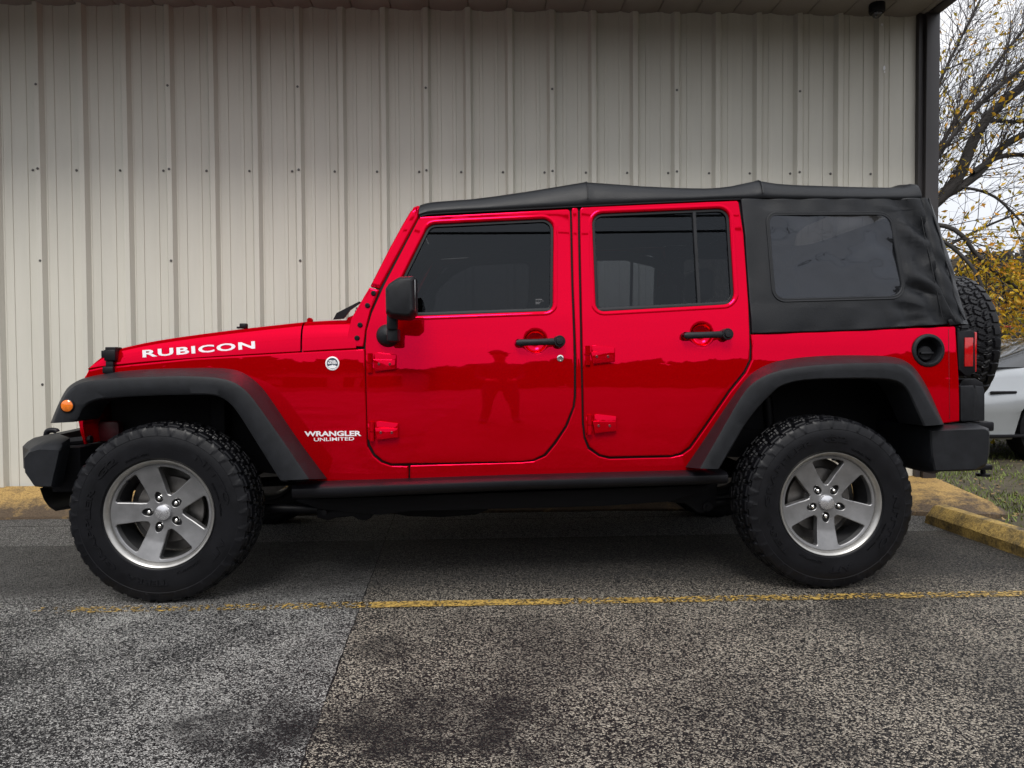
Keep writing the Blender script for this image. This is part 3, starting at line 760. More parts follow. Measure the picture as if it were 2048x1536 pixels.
# handles
def handle(door, bar0, bar1, knob):
    k = US(*knob); y = S(k.x, k.z)
    p0, p1 = US(*bar0), US(*bar1)
    bm = bmesh.new(); n = 14; rows = []
    for i in range(n+1):
        t = i/n; p = p0.lerp(p1, t); yy = y-.034-.006*sin(pi*t)
        h = .0165 if 0 < i < n else .010
        row = []
        for q in range(12):
            an = 2*pi*q/12; row.append((p.x, yy+.010*sin(an), p.z+h*cos(an)*(1-.12*sin(pi*t))))
        rows.append(row)
    vr = grid(bm, rows, closed=True); bm.faces.new(vr[0]); bm.faces.new(vr[-1])
    lathe(bm, [(.017, .005), (.018, -.022)], c=(p0.x+.012, y, p0.z), seg=20)
    h = finish(bm, 'door_handle', M['plastic'], door, 50)
    bm = bmesh.new(); lathe(bm, [(.027, .004), (.027, -.040), (.024, -.046), (.0175, -.046), (.0165, -.052), (.014, -.056), (.0001, -.057)], c=(k.x, y, k.z), seg=32)
    finish(bm, 'handle_button', M['plastic'], door, 40)
handle(fd, (1032,686), (1110,683.5), (1117,683)); handle(rd, (1364,672), (1442,669.5), (1449.5,669))
p = US(1120.5, 716.5); bm = bmesh.new(); lathe(bm, [(.0155, .001), (.015, -.003), (.011, -.004), (.0095, -.0015), (.007, -.0015), (.006, -.003), (.0001, -.003)], c=p, seg=28)
box(bm, (p.x-.0012, p.y-.0045, p.z-.0045), (p.x+.0012, p.y-.0025, p.z+.0045))
lk = finish(bm, 'door_lock', M['chrome'], fd)
# hinges
def hinge(door, x0, y0, x1, y1):
    """px box; painted strap hinge with knuckle"""
    W = x1-x0; H = y1-y0
    pts = [(x0+W*.27, y0+H*.06), (x0+W*.38, y0+H*.02), (x1, y0+H*.13), (x1, y1-H*.18), (x0+W*.30, y1-H*.02), (x0+W*.24, y0+H*.30)]
    y = S(US(x0, y0).x, US(x0, y0).z)
    h = prism('hinge', pts, y-.010, y+.004, M['red'], door, bev=.0025, fr=.004, Y=y-.008)
    pts = [(x0+W*.22, y0+H*.34), (x0+W*.98, y0+H*.36), (x0+W*.97, y0+H*.82), (x0+W*.30, y0+H*.92)]
    prism('hinge_strap', pts, y-.016, y-.006, M['red'], h, bev=.003, fr=.003, Y=y-.012)
    for fx in (.42, .78):
        p = U(x0+W*fx, y0+H*.58, y-.017); bm = bmesh.new(); lathe(bm, [(.0062, .002), (.0062, -.0012), (.0045, -.0022), (.003, -.0008), (.0001, -.0008)], c=(p.x, y-.016, p.z), seg=14)
        finish(bm, 'hinge_screw', M['screwred'], h)
    bm = bmesh.new()
    for a, b_ in ((.06, .52), (.55, .98)):
        p0 = U(x0+W*.13, y0+H*a, y-.008); p1 = U(x0+W*.13, y0+H*b_, y-.008)
        tube(bm, [(p0.x, y-.006, p0.z), (p0.x, y-.006, p1.z)], .0115, 16)
    box(bm, (U(x0, y0, y).x, y-.004, U(x0, y1-H*.1, y).z), (U(x0+W*.1, y0, y).x, y+.003, U(x0, y0+H*.15, y).z), .001)
    finish(bm, 'hinge_knuckle', M['red'], h)
hinge(fd, 732, 704, 793, 746); hinge(fd, 735.5, 841, 797, 883); hinge(rd, 1167.5, 689, 1230, 731); hinge(rd, 1171.5, 827, 1233, 870)

# --- shut line strips (black, put in to paint the shade in the gaps)
gs = finish(gapbm, 'gap_shade', M['under'], jeep); NEAR.append(gs)

# --- hood
xb = [(176,738,741-0),(180,736.8,728),(190,735,716),(204,732.8,705),(222,730.5,697),(240,729,692.5),(301,722.5,679),(430,713,661.6),(520,707.5,651.5),(600.5,703,643)]
def hood_section(px, pb, pt, y_off=0):
    b_ = US(px, pb-1); t = US(px, pt, .09); H = max(.004, t.z-b_.z); ys = S(b_.x, b_.z)
    x = b_.x; pts = []
    for dy, k in ((0, 0), (.0015, .12), (.004, .30), (.010, .5), (.020, .68), (.030, .78), (.045, .87), (.07, .945), (.11, .985), (.17, 1.0), (.30, 1.0), (.45, 1.02)):
        y = ys+dy*(1 if dy < .2 else 1)
        z = b_.z+H*k
        if dy >= .3: z = b_.z+H+(.012 if dy == .3 else .018)*min(1, H/.1)
        pts.append((y, z))
    yc = YC; pts.append((yc, pts[-1][1]+.004))
    return x, pts
def hood_loft(stations, name, n=60):
    secs = [hood_section(*s) for s in stations]
    xs = [s[0] for s in secs]; bm = bmesh.new(); rows = []
    for i in range(n+1):
        t = i/n; t = t**1.35; x = xs[0]+(xs[-1]-xs[0])*t
        row = []
        for j in range(len(secs[0][1])):
            y = interp([(s[0], s[1][j][0]) for s in secs], x); z = interp([(s[0], s[1][j][1]) for s in secs], x)
            row.append((x, y, z))
        full = row + [(a, 2*YC-b_, c_) for a, b_, c_ in reversed(row[:-1])]
        rows.append(full)
    # return the edges downward
    for r in (rows[0], rows[-1]):
        pass
    rows = [[(r[0][0], r[0][1]+.012, r[0][2]-.008)]+r+[(r[-1][0], r[-1][1]-.012, r[-1][2]-.008)] for r in rows]
    rows.insert(0, [(a+.006, b_, c_-.02) for a, b_, c_ in rows[0]])
    rows.append([(a-.002, b_, c_-.015) for a, b_, c_ in rows[-1]])
    grid(bm, rows); return finish(bm, name, M['red'], jeep, 55)
# densify stations smoothly
def dens(tab):
    pts = smooth_path([Vector((a, b_, c_)) for a, b_, c_ in tab], 2); return [(p.x, p.y, p.z) for p in pts]
hood = hood_loft(dens(xb), 'hood')
cowl = hood_loft([(604,702.8,643),(640,700.5,641),(697,697.2,640),(712,696.5,641)], 'cowl', 8)
# hood crown panel in the middle (raised)
# latches
def pxbox(px0, py0, px1, py1, Y0, Y1, bm, bev=.003):
    a = U(px0, py1, Y0); b_ = U(px1, py0, Y0); box(bm, (a.x, Y0, a.z), (b_.x, Y1, b_.z), bev)
bm = bmesh.new(); y = US(218, 720).y
a = US(219, 720); R3 = Matrix.Rotation(radians(-8), 3, 'Y')
pxbox(210, 694, 231, 703, y-.012, y+.05, bm); pxbox(207, 699, 230, 722, y-.026, y+.01, bm, .006); pxbox(211, 722, 226, 736, y-.018, y+.004, bm); pxbox(204, 733, 226, 747, y-.022, y+.006, bm, .005)
pxbox(202, 701, 209, 716, y-.02, y+.0, bm)
lt = finish(bm, 'hood_latch', M['plastic_dark'], hood)
bm = bmesh.new(); p = US(489, 652, .10); box(bm, (p.x-.02, p.y-.015, p.z-.012), (p.x+.012, p.y+.02, p.z+.012), .005); box(bm, (p.x-.034, p.y-.01, p.z-.012), (p.x-.012, p.y+.01, p.z-.003), .002)
finish(bm, 'rubber_bumper', M['plastic_dark'], hood)
bm = bmesh.new(); p = US(620, 640, .10); lathe(bm, [(.012, -.012), (.012, .012)], c=(p.x, p.y, p.z-.002), seg=18, close=True); box(bm, (p.x-.018, p.y-.01, p.z-.02), (p.x+.035, p.y+.01, p.z-.008), .003)
finish(bm, 'hood_hinge', M['red'], cowl)
# wiper
bm = bmesh.new(); p0 = US(668, 637, .16); p1 = US(718, 605, .16); d = p1-p0
def flat(bm, pts, y0, y1):
    A = [bm.verts.new((x, y0, z)) for x, z in pts]; B = [bm.verts.new((x, y1, z)) for x, z in pts]; n = len(pts)
    for k in range(n): bm.faces.new((A[k], A[(k+1) % n], B[(k+1) % n], B[k]))
    bm.faces.new(A); bm.faces.new(B)
def wp(px, py): q = U(px, py, p0.y); return (q.x, q.z)
flat(bm, [wp(666,639), wp(673,626), wp(717,603.5), wp(719,606.5), wp(700,620), wp(687,637)], p0.y, p0.y+.02)
tube(bm, [(p1.x, p0.y+.01, p1.z), (p1.x-.02, YC-.1, p1.z+.03)], .006, 6)
finish(bm, 'wiper', M['plastic_dark'], cowl)
bm = bmesh.new(); p0 = US(715, 612, .16)
for (px, py) in ((714, 616), (712, 622), (706, 633)):
    q = U(px, py, p0.y); box(bm, (q.x-.006, q.y, q.z-.006), (q.x+.006, q.y+.02, q.z+.006), .002)
finish(bm, 'washer_nozzle', M['steel'], cowl)
# windscreen glass, upper header, far pillar by mirror
a0, a1 = US(836, 420, .03), US(705, 640, .03)
bm = bmesh.new()
tl = Vector((a0.x, a0.y, a0.z)); bl = Vector((a1.x, a1.y, a1.z))
rows = [[(tl.x+.01, tl.y+.03, tl.z-.03), (tl.x+.01, 2*YC-tl.y-.03, tl.z-.03)], [(bl.x+.01, bl.y+.03, bl.z), (bl.x+.01, 2*YC-bl.y-.03, bl.z)]]
grid(bm, rows); finish(bm, 'windshield', glassmat('windshield_glass', (.55, .6, .58), 1.45), jeep)
bm = bmesh.new(); tube(bm, [(tl.x, tl.y, tl.z-.01), (tl.x, 2*YC-tl.y, tl.z-.01)], .03, 8); tube(bm, [(bl.x, bl.y, bl.z-.01), (bl.x, 2*YC-bl.y, bl.z-.01)], .03, 8)
finish(bm, 'windshield_frame', M['red'], jeep)

# --- grille and headlights
gx = U(163, 838, .35); ys0 = .27
g_pts = [(170,752),(163,775),(157,805),(155.5,838),(160,862),(168,889),(171,889),(166,850),(166,805),(186,745)]
gr = prism('grille', g_pts, ys0, 2*YC-ys0, M['red'], jeep, bev=.008, fr=.01)
for k in range(7):
    y = YC-.33+k*.11; bm = bmesh.new(); box(bm, (gx.x-.022, y-.022, .66), (gx.x+.02, y+.022, .93), .008); finish(bm, 'grille_slot', M['under'], gr)
for s in (-1, 1):
    bm = bmesh.new(); lathe(bm, [(.0001, -.012), (.05, -.010), (.085, -.002), (.092, .012)], c=(gx.x-.006, YC+s*.49, .84), axis='X', seg=32)
    finish(bm, 'headlight', mat('headlight_glass', (.5, .5, .52), .08, metal=.6), gr)
# --- flares
def flare(A, B, Cc, capstart=True, blackx=None, frontY=None, name='fender_flare'):
    n = 70
    A3 = []
    for x, y in A:
        p = US(x, y, -.001)
        if frontY and x < 168: p = U(x, y, frontY)
        A3.append(p)
    A3 = resample(smooth_path(A3, 2), n); B3 = resample(smooth_path([U(x, y, -.022) for x, y in B], 2), n); C3 = resample(smooth_path([U(x, y, -.026) for x, y in Cc], 2), n)
    rows = []
    for a, b_, c_ in zip(A3, B3, C3):
        a2 = a+Vector((0, .03, 0))
        r = [a2, a, a.lerp(b_, .25)-Vector((0, .006, 0)), a.lerp(b_, .6)-Vector((0, .008, 0)), a.lerp(b_, .86)-Vector((0, .003, 0)), b_+Vector((0, .001, 0)), b_.lerp(c_, .14)+Vector((0, -.003, 0)), b_.lerp(c_, .5)+Vector((0, -.003, 0)), b_.lerp(c_, .92), c_+Vector((0, .006, 0)),
             c_+Vector((0, .06, 0)), c_+Vector((0, .20, 0))]
        rows.append(r)
    bm = bmesh.new(); vr = grid(bm, rows)
    for v in (vr[0], vr[-1]):
        try: bm.faces.new(v)
        except ValueError: pass
    return finish(bm, name, M['plastic'], jeep, 40)
FA = [(101,846),(112,818),(125,790.5),(137,771),(168,755),(215,746),(258,741),(322,737),(400,735.5),(451,736),(485,743),(515,765),(537,790.5),(601,887),(654,957)]
FB = [(108,846),(118,818),(131,791),(148,770),(185,760),(258,755),(320,753),(387,752),(451,757),(485,773),(515,808),(618,958)]
FC = [(148,844),(155,838),(163,815),(185,801),(215,796),(301,791),(400,789),(430,790.5),(451,799),(472.5,820.5),(515,889),(558,958),(560,961)]
ff = flare(FA, FB, FC, frontY=.10); NEAR.append(ff)
RA = [(1371,934),(1410,877),(1449,817),(1486,764),(1508,742),(1544,724),(1595,715),(1668,710),(1759,711),(1796,714.6),(1821,727),(1839,747),(1861,786),(1887,848)]
RB = [(1400,937),(1443,862),(1486,786),(1511,760),(1559,739),(1650,728),(1777,725),(1807,731),(1832,755),(1852,792),(1884,849)]
RC = [(1439,938),(1464,895),(1500,833),(1544,786),(1566,769),(1613,759),(1705,757),(1777,758),(1803,766),(1818,783),(1832,816),(1849,852)]
rf = flare(RA, RB, RC); NEAR.append(rf)
p = U(135, 811.5, -.028); bm = bmesh.new(); lathe(bm, [(.029, .012), (.029, -.004), (.026, -.007), (.0255, -.004)], c=p, seg=32); finish(bm, 'marker_bezel', M['plastic_dark'], ff)
bm = bmesh.new(); lathe(bm, [(.0255, .0), (.0245, -.006), (.018, -.010), (.008, -.012), (.0001, -.0125)], c=p, seg=32); finish(bm, 'side_marker', M['amber'], ff)

# --- bumpers
def bumper(name, outer, inner, x_in, m=M['plastic']):
    secs = []
    o_ = [U(x, y, .05) for x, y in outer]; i_ = [U(x, y, .03) for x, y in inner]
    bm = bmesh.new(); rows = []
    def pf(pts, Y, push=0): return [(p.x+push, Y, p.z) for p in pts]
    I = resample(i_+[i_[0]], 61)[:-1]; O = resample(o_+[o_[0]], 61)[:-1]
    cx = sum(p.x for p in I)/60; cz = sum(p.z for p in I)/60
    sh = [Vector((cx+(p.x-cx)*.96, 0, cz+(p.z-cz)*.95)) for p in I]
    rows = [pf(sh, .022), pf(I, .030), pf([a.lerp(b_, .5) for a, b_ in zip(I, O)], .055), pf(O, .12), pf(O, .3, x_in), pf(O, YC, x_in*1.6)]
    rows += [[(x, 2*YC-y, z) for x, y, z in r] for r in reversed(rows[:-1])]
    vr = grid(bm, rows, closed=True); bm.faces.new(vr[0]); bm.faces.new(vr[-1])
    return finish(bm, name, m, jeep, 30)
fb = bumper('front_bumper', [(41,905),(51,895),(66,886),(88,881),(122,878),(122,900),(112,950),(107,978),(70,977),(52,959),(43,952)],
            [(49,916),(59,903),(80,897),(122,898),(115,930),(108,958),(105,974),(70,973),(60,958),(51,945)], -.14)
bm = bmesh.new(); a = U(118, 879, .25); tube(bm, [(a.x-.02, .3, a.z-.02), (a.x+.12, .3, a.z-.005)], .018, 8); box(bm, (a.x-.01, .20, a.z-.235), (a.x+.12, 1.63, a.z-.03), .01)
finish(bm, 'bumper_bracket', M['under'], fb)
# tow hook
bm = bmesh.new(); pts = smooth_path([U(94, 884, .42), U(92, 866, .42), U(98, 860, .42), U(113, 861, .42), U(114, 864, .42)], 2)
tube(bm, pts, .013, 10); th = finish(bm, 'tow_hook', M['plastic_dark'], fb, 60)
for o_ in (th,):
    n_ = bpy.data.objects.new('tow_hook', o_.data); C.objects.link(n_); n_.parent = fb; n_.location = (0, .98, 0)
# air dam
bm = bmesh.new()
rows = []
for px, py in ((110, 968), (118, 990), (128, 1004), (141, 1012)):
    q = U(px, py, .30); rows.append([(q.x, .18, q.z), (q.x-.01, .3, q.z), (q.x-.02, YC, q.z), (q.x-.01, 2*YC-.3, q.z), (q.x, 2*YC-.18, q.z)])
q = U(175, 1000, .3); rows.append([(q.x+.1, y, q.z) for _, y, _ in rows[-1]])
grid(bm, rows); finish(bm, 'air_dam', M['plastic_dark'], jeep)
rb = bumper('rear_bumper', [(1854,855),(1905,851),(1973,850),(1989,856),(1991,907),(1980,941),(1955,945),(1866,947),(1857,925)],
            [(1859,860),(1910,858),(1970,856),(1978,862),(1977,900),(1974,926),(1950,940),(1868,942),(1862,910)], .012)
bm = bmesh.new(); p = U(1966, 942, .75); lathe(bm, [(.0001, .01), (.012, .01), (.014, -.012), (.036, -.014), (.036, -.028), (.0001, -.03)], c=(p.x, .75, p.z), axis='Z', seg=20)
box(bm, (p.x-.1, .7, p.z+.012), (p.x+.02, .8, p.z+.04), .004); finish(bm, 'tow_hitch', M['plastic_dark'], rb)
# step on bumper top
bm = bmesh.new(); a = U(1905, 849, .25); b_ = U(1975, 842, .25); box(bm, (a.x, .2, a.z-.03), (b_.x, 2*YC-.2, b_.z), .008); finish(bm, 'bumper_step', M['plastic_dark'], rb)

# --- rocker guard
bm = bmesh.new(); rows = []
tp = [(588,968.5),(700,964.5),(1024,953),(1200,948),(1450,941.5)]; bt = [(592,1003),(700,1000),(1024,985),(1200,980),(1450,972)]
for k in range(31):
    t = k/30; x = 588+(1450-588)*t
    a = U(x, interp(tp, x), .10); b_ = U(x, interp(bt, x), .06); H = a.z-b_.z
    r = [(.15, 1.04), (.10, 1.0), (.072, .93), (.058, .78), (.055, .55), (.062, .30), (.085, .10), (.13, 0), (.3, -.02)]
    rows.append([(a.x, y, b_.z+H*k2) for y, k2 in r])
vr = grid(bm, rows); bm.faces.new(vr[0]); bm.faces.new(vr[-1])
rg = finish(bm, 'rocker_guard', M['plastic_dark'], jeep, 40); NEAR.append(rg)

# --- taillight and rear box
def US2(pts, Y): return pts
tl = prism('tail_light', [(1914,662),(1944,659.5),(1950,664),(1952,745),(1938,752),(1932,752),(1918,740)], .145, .30, M['plastic_dark'], jeep, bev=.008, fr=.006, Y=.145)
NEAR.append(tl)
bm = bmesh.new()
def pb(px0, py0, px1, py1, Y0, Y1, bev=.002):
    a = U(px0, py1, Y0); b_ = U(px1, py0, Y0); box(bm, (a.x, Y0, a.z), (b_.x, Y1, b_.z), bev)
pb(1929.5,675,1947,733,.140,.16); pb(1949,664,1954.5,744,.150,.29,.004)
finish(bm, 'lens', M['redlens'], tl)
tb = prism('lamp_bracket', [(1918,773),(1925,760),(1952,757),(1965,765),(1968,773),(1965,782),(1920,782)], .19, .34, M['plastic_dark'], jeep, bev=.005, fr=.004); NEAR.append(tb)
tb2 = prism('corner_guard', [(1921,772),(1948,771),(1951,778),(1951,842),(1922,843)], .15, .34, M['plastic'], jeep, bev=.009, fr=.005); NEAR.append(tb2)
tb3 = prism('corner_guard', [(1950,771),(1967,773),(1970,780),(1970,842),(1948,842)], .185, .36, M['plastic'], jeep, bev=.008, fr=.005); NEAR.append(tb3)
# rear corner of the tub and tailgate
a = US(1897, 652); b_ = US(1914, 843)
xr = b_.x
bm = bmesh.new(); rows = []
for z in [b_.z+(a.z-b_.z-.004)*k/12 for k in range(13)]:
    y = S(xr, z); rows.append([(xr-.012, y+.003, z), (xr-.004, y+.006, z), (xr+.003, y+.016, z), (xr+.006, y+.03, z), (xr+.006, YC, z), (xr+.006, 2*YC-y-.03, z), (xr+.003, 2*YC-y-.016, z), (xr-.004, 2*YC-y-.006, z), (xr-.012, 2*YC-y-.003, z)])
grid(bm, rows); finish(bm, 'tailgate', M['red'], jeep, 60)
# fine crease: corner joint
bm = bmesh.new(); tube(bm, [US(1897+(py-652)*.012, py, -.0005) for py in range(658, 840, 10)], .0011, 6); finish(bm, 'panel_seam', M['screwred'], tub)
# fuel filler
bm = bmesh.new(); y = S(fc.x, fc.z)
lathe(bm, [(.056, .02), (.058, -.004), (.063, -.010), (.072, -.010), (.0765, -.006), (.0775, .002)], c=(fc.x, y, fc.z), seg=56)
fr_ = finish(bm, 'fuel_filler_ring', M['plastic'], tub, 50); fr_['nomirror'] = 1
bm = bmesh.new(); lathe(bm, [(.058, .015), (.054, .05), (.045, .062), (.0001, .064)], c=(fc.x, y, fc.z), seg=40); o_ = finish(bm, 'filler_bowl', M['under'], fr_, 60)
bm = bmesh.new(); lathe(bm, [(.033, .06), (.034, .03), (.030, .024), (.0001, .022)], c=(fc.x+.004, y, fc.z-.012), seg=36); box(bm, (fc.x-.026, y+.008, fc.z-.017), (fc.x+.034, y+.026, fc.z-.006), .003)
finish(bm, 'fuel_cap', M['plastic'], fr_)

# --- mirror
Ym = -.155
mh = prism('mirror_housing', [(769,576),(776,566),(789,557),(799,551.5),(827,550),(830.5,555),(831.5,626),(822,636.5),(812,638),(780,635),(770,626)], Ym, .03, M['plastic'], jeep, bev=.010, fr=.006, Y=Ym+.02,
           ys=[(Ym, .80), (Ym+.02, .93), (Ym+.05, 1.0), (-.02, 1.0), (.03, .93)], ang=38, seg=2); NEAR.append(mh)
bm = bmesh.new(); q = U(829.5, 590, Ym+.05); a = U(829.5, 623, Ym+.05); b_ = U(829.5, 560, Ym+.05); box(bm, (q.x-.001, Ym+.03, a.z), (q.x+.004, .01, b_.z), .0015)
finish(bm, 'mirror_glass', M['chrome'], mh)
bm = bmesh.new(); a = U(774, 660, -.03); b_ = U(795, 625, -.03); box(bm, (a.x, -.045, a.z), (b_.x, .0, b_.z), .008)
a = U(775, 683, .0); b_ = U(797, 657, .0); box(bm, (a.x, -.03, a.z), (b_.x, .085, b_.z), .008)
p = US(776, 671); lathe(bm, [(.052, .0), (.050, -.02), (.040, -.038), (.022, -.050), (.0001, -.054)], c=(p.x, S(p.x, p.z), p.z), seg=40)
finish(bm, 'mirror_arm', M['plastic'], mh, 35)

# --- lettering and badge
def on_body(px, py, ang=0, off=0, slx=0):
    c0 = US(px, py)
    def f(u, v, h):
        x = c0.x+u*cos(ang)-v*sin(ang); z = c0.z+u*sin(ang)+v*cos(ang); return (x, S(x, z)+off-h, z)
    return f
def wordfit(s, size, bold, spacing=1.0):
    cu = bpy.data.curves.new('w', 'FONT'); cu.body = s; cu.size = size; cu.offset = bold; cu.space_character = spacing
    o = bpy.data.objects.new('w', cu); C.objects.link(o); bpy.context.view_layer.update(); d = o.dimensions.copy(); bpy.data.objects.remove(o); return d
def decal(s, parent, px0, py0, px1, py1, hpx, bold, off, m, name='lettering', spacing=1.0, shear=0, maxstroke=None, thick=.0006):
    """word from left end (px0,py0) to right end (px1,py1) centre line, cap height hpx"""
    a, b_ = US(px0, py0, off), US(px1, py1, off); Wd = (b_-a).length; Hh = (US(px0, py0-hpx/2)-US(px0, py0+hpx/2)).length
    d = wordfit(s, 1, bold, spacing); size = Hh/d.y; xs = Wd/(d.x*size); ang = atan2(b_.z-a.z, b_.x-a.x)
    bm = bmesh.new(); text_bm(bm, s, size, on_body((px0+px1)/2, (py0+py1)/2, ang, off), thick, bold, xs, spacing=spacing, shear=shear)
    return finish(bm, name, m, parent, 20)
# the hood side leans in a little: use its own surface height
def hood_off(px, py): return .004
decal('RUBICON', hood, 285, 708.5, 509, 690.5, 15, .030, .0005, M['decal'], spacing=1.12, shear=.0)
decal('WRANGLER', fender, 609, 868.3, 722, 867.3, 10.4, .034, -.0005, M['decal'], spacing=.98)
decal('UNLIMITED', fender, 628, 879.6, 708, 877.6, 6.8, .012, -.0005, M['decal'], spacing=.98)
p = US(665, 727); bm = bmesh.new(); lathe(bm, [(.031, .001), (.031, -.003), (.0285, -.0045), (.025, -.0045), (.0245, -.0025), (.0001, -.0025)], c=(p.x, S(p.x, p.z), p.z), seg=44)
bdg = finish(bm, 'round_badge', [M['decal']], fender, 40)
bm = bmesh.new(); lathe(bm, [(.0243, -.0020), (.0243, -.0030), (.0001, -.0030)], c=(p.x, S(p.x, p.z), p.z), seg=40)
o_ = finish(bm, 'badge_face', M['navy'], bdg)
bm = bmesh.new()
def bf(dx, dz):
    return lambda u, v, h: (p.x+dx+u, S(p.x, p.z)-.0031-h, p.z+dz+v)
text_bm(bm, 'TRAIL', .0105, bf(0, .0105), .0005, .05, 1.25); text_bm(bm, 'RATED', .0105, bf(0, .0015), .0005, .05, 1.25)
flat(bm, [(p.x+u, p.z+v) for u, v in ((-.018, -.0155), (-.019, -.0125), (-.010, -.0085), (-.006, -.0095), (.001, -.0050), (.006, -.009), (.010, -.0075), (.019, -.0125), (.018, -.0155), (.008, -.0215), (-.008, -.0215))], S(p.x, p.z)-.0037, S(p.x, p.z)-.003)
finish(bm, 'badge_lettering', M['decal'], bdg)
# small glass etching, front pane
bm = bmesh.new()
pe = US(1079, 604, .018)
def ef(dx, dz): return lambda u, v, h: (pe.x+dx+u, S(pe.x, pe.z)+.0185-h, pe.z+dz+v)
for dz, wd in ((.012, .03), (-.002, .022), (-.008, .018)):
    y = S(pe.x, pe.z)+.0178; box(bm, (pe.x-.018, y-.0002, pe.z+dz-.0008), (pe.x-.018+wd, y, pe.z+dz+.0008))
for k, (a, b_) in enumerate(((-.018, -.012), (-.009, -.001), (.002, .009), (.012, .018))):
    y = S(pe.x, pe.z)+.0178; box(bm, (pe.x+a, y-.0002, pe.z+.004), (pe.x+b_, y, pe.z+.0052))
finish(bm, 'glass_etching', mat('etching_grey', (.25, .25, .26), .6), fd)

# ------------------------------------------------------------------ soft top
SX = []  # roof stations: px, silhouette y, edge y
roof_tab = [(838,413,432),(850,408.5,427.5),(880,404.5,425),(940,400,422),(1000,393,419),(1060,385,416),(1120,375,413),(1150,370,411.5),(1170,367,410.5),(1180,366.6,410),(1200,368.5,409),(1250,371.5,406.5),(1300,375,404),(1360,377.5,401.5),(1420,378,398.5),(1460,376,397),(1490,370.5,396.5),(1510,366,396.5),(1524,364,396.5),(1536,365,396.5),(1560,369,397),(1600,372,397.5),(1700,375.5,398),(1800,377.5,398.5),(1822,374,398.5),(1836,369,398),(1843,370,398)]
def fold(x, z, a=.003):
    return noise.noise(Vector((x*5, z*9, 1.3)))*a + noise.noise(Vector((x*14, z*22, 4)))*a*.35
bm = bmesh.new(); rows = []
for px, yt, ye in [(a, b_, c_) for a, b_, c_ in dens(roof_tab)]:
    e = US(px, ye, -.004); t = US(px, yt, .08); H = t.z-e.z; ys = S(e.x, e.z); x = e.x
    pk = math.exp(-((px-1175)/9)**2)+math.exp(-((px-1524)/9)**2)
    row = [(x, ys+.012, e.z+.003), (x, ys-.003, e.z), (x, ys-.008, e.z+.008)]
    for dy, k in ((-.006, .22), (-.004, .30), (.002, .45), (.014, .66), (.032, .84), (.058, .95), (.09, 1.0), (.16, 1.0), (.28, 1.0), (.5, 1.02)):
        zz = e.z+H*k; f = fold(x, zz, .004)*(1-pk*.5)*min(1, k*1.5)
        row.append((x, ys+dy+f-pk*.003, zz+(.012 if dy >= .16 else 0)+fold(x, dy*3, .003)))
    row.append((x, YC, row[-1][2]+.006))
    rows.append(row+[(a, 2*YC-b_, c_) for a, b_, c_ in reversed(row[:-1])])
rows.insert(0, [(a+.003, b_ if b_ < YC else b_, c_-.02) for a, b_, c_ in rows[0]])
grid(bm, rows)
top = finish(bm, 'soft_top', M['fabric'], jeep, 50)
# seams across the roof bows
for pxs in (1175, 1524):
    bm = bmesh.new(); yt = interp([(a, b_) for a, b_, c_ in roof_tab], pxs); ye = interp([(a, c_) for a, b_, c_ in roof_tab], pxs)
    e = US(pxs, ye, -.004); t = US(pxs, yt, .08); H = t.z-e.z; ys = S(e.x, e.z); pts = []
    for dy, k in ((-.009, .22), (-.007, .30), (-.001, .45), (.011, .66), (.029, .84), (.056, .95), (.09, 1.005), (.28, 1.03)): pts.append((e.x+.004*k, ys+dy-.004, e.z+H*k+.001))
    tube(bm, pts, .0028, 6); finish(bm, 'seam', M['fabric'], top)
# drip rail strip along the doors
bm = bmesh.new(); rows = []
for k in range(41):
    px = 839+(1481-839)*k/40; ye = interp([(a, c_) for a, b_, c_ in roof_tab], px)
    e = US(px, ye+3.0, 0); rows.append([(e.x, S(e.x, e.z)+.03, e.z+.012), (e.x, S(e.x, e.z)-.002, e.z+.012), (e.x, S(e.x, e.z)-.002, e.z+.001), (e.x, S(e.x, e.z)+.012, e.z-.002), (e.x, S(e.x, e.z)+.03, e.z-.002)])
grid(bm, rows); dr = finish(bm, 'drip_rail', M['plastic_dark'], top)
mirror(dr)
# fabric side and rear, one skin by height levels
frontx = [(397,1481.5),(469,1489.5),(608,1499.5),(667,1503.5)]
seamx = [(396,1841),(417,1846),(460,1853),(522,1868),(590,1882),(631,1903),(648,1913)]
backx = [(396,1848),(420,1859),(450,1871),(480,1881),(542,1902),(600,1914),(630,1921),(648,1927)]
winp = [(1530,424,.05),(1784,423,.07),(1815,598,.07),(1545,605,.06)]
wl = pxloop(winp, off=-.006)
def sidefold(x, z):
    # slack, diagonal folds toward the rear corner and small puckers along the hem
    xc = U(1840, 500, .15).x; k = max(0, min(1, (x-(xc-.22))/.18))
    v = k*(.013*sin(34*(z*1.0+ (x-xc)*1.1)+1.1*noise.noise(Vector((x*6, z*6, 2)))*3)) + noise.noise(Vector((x*3.2, z*3.2, 9)))*.007
    v += noise.noise(Vector((x*12, z*12, 7)))*.0018
    v += (.25+k)*.0045*(1-abs(noise.noise(Vector((x*7+z*3, z*9, 2.5))))*2.2)**3
    zt = US(1600, 400).z; v += .004*sin(x*38+z*14)*max(0, 1-abs(zt-z)/.10)
    v += .004*sin(x*30-z*10)*max(0, 1-abs(z-1.145)/.07)
    return v
wc = [ (min(p.x for p in wl)+max(p.x for p in wl))/2, (min(p.y for p in wl)+max(p.y for p in wl))/2 ]
ww, wh = (max(p.x for p in wl)-min(p.x for p in wl))/2, (max(p.y for p in wl)-min(p.y for p in wl))/2
def sf(x, z):
    d = max(abs(x-wc[0])/ww, abs(z-wc[1])/wh); return sidefold(x, z)*max(.0, min(1, (d-.99)/.12))
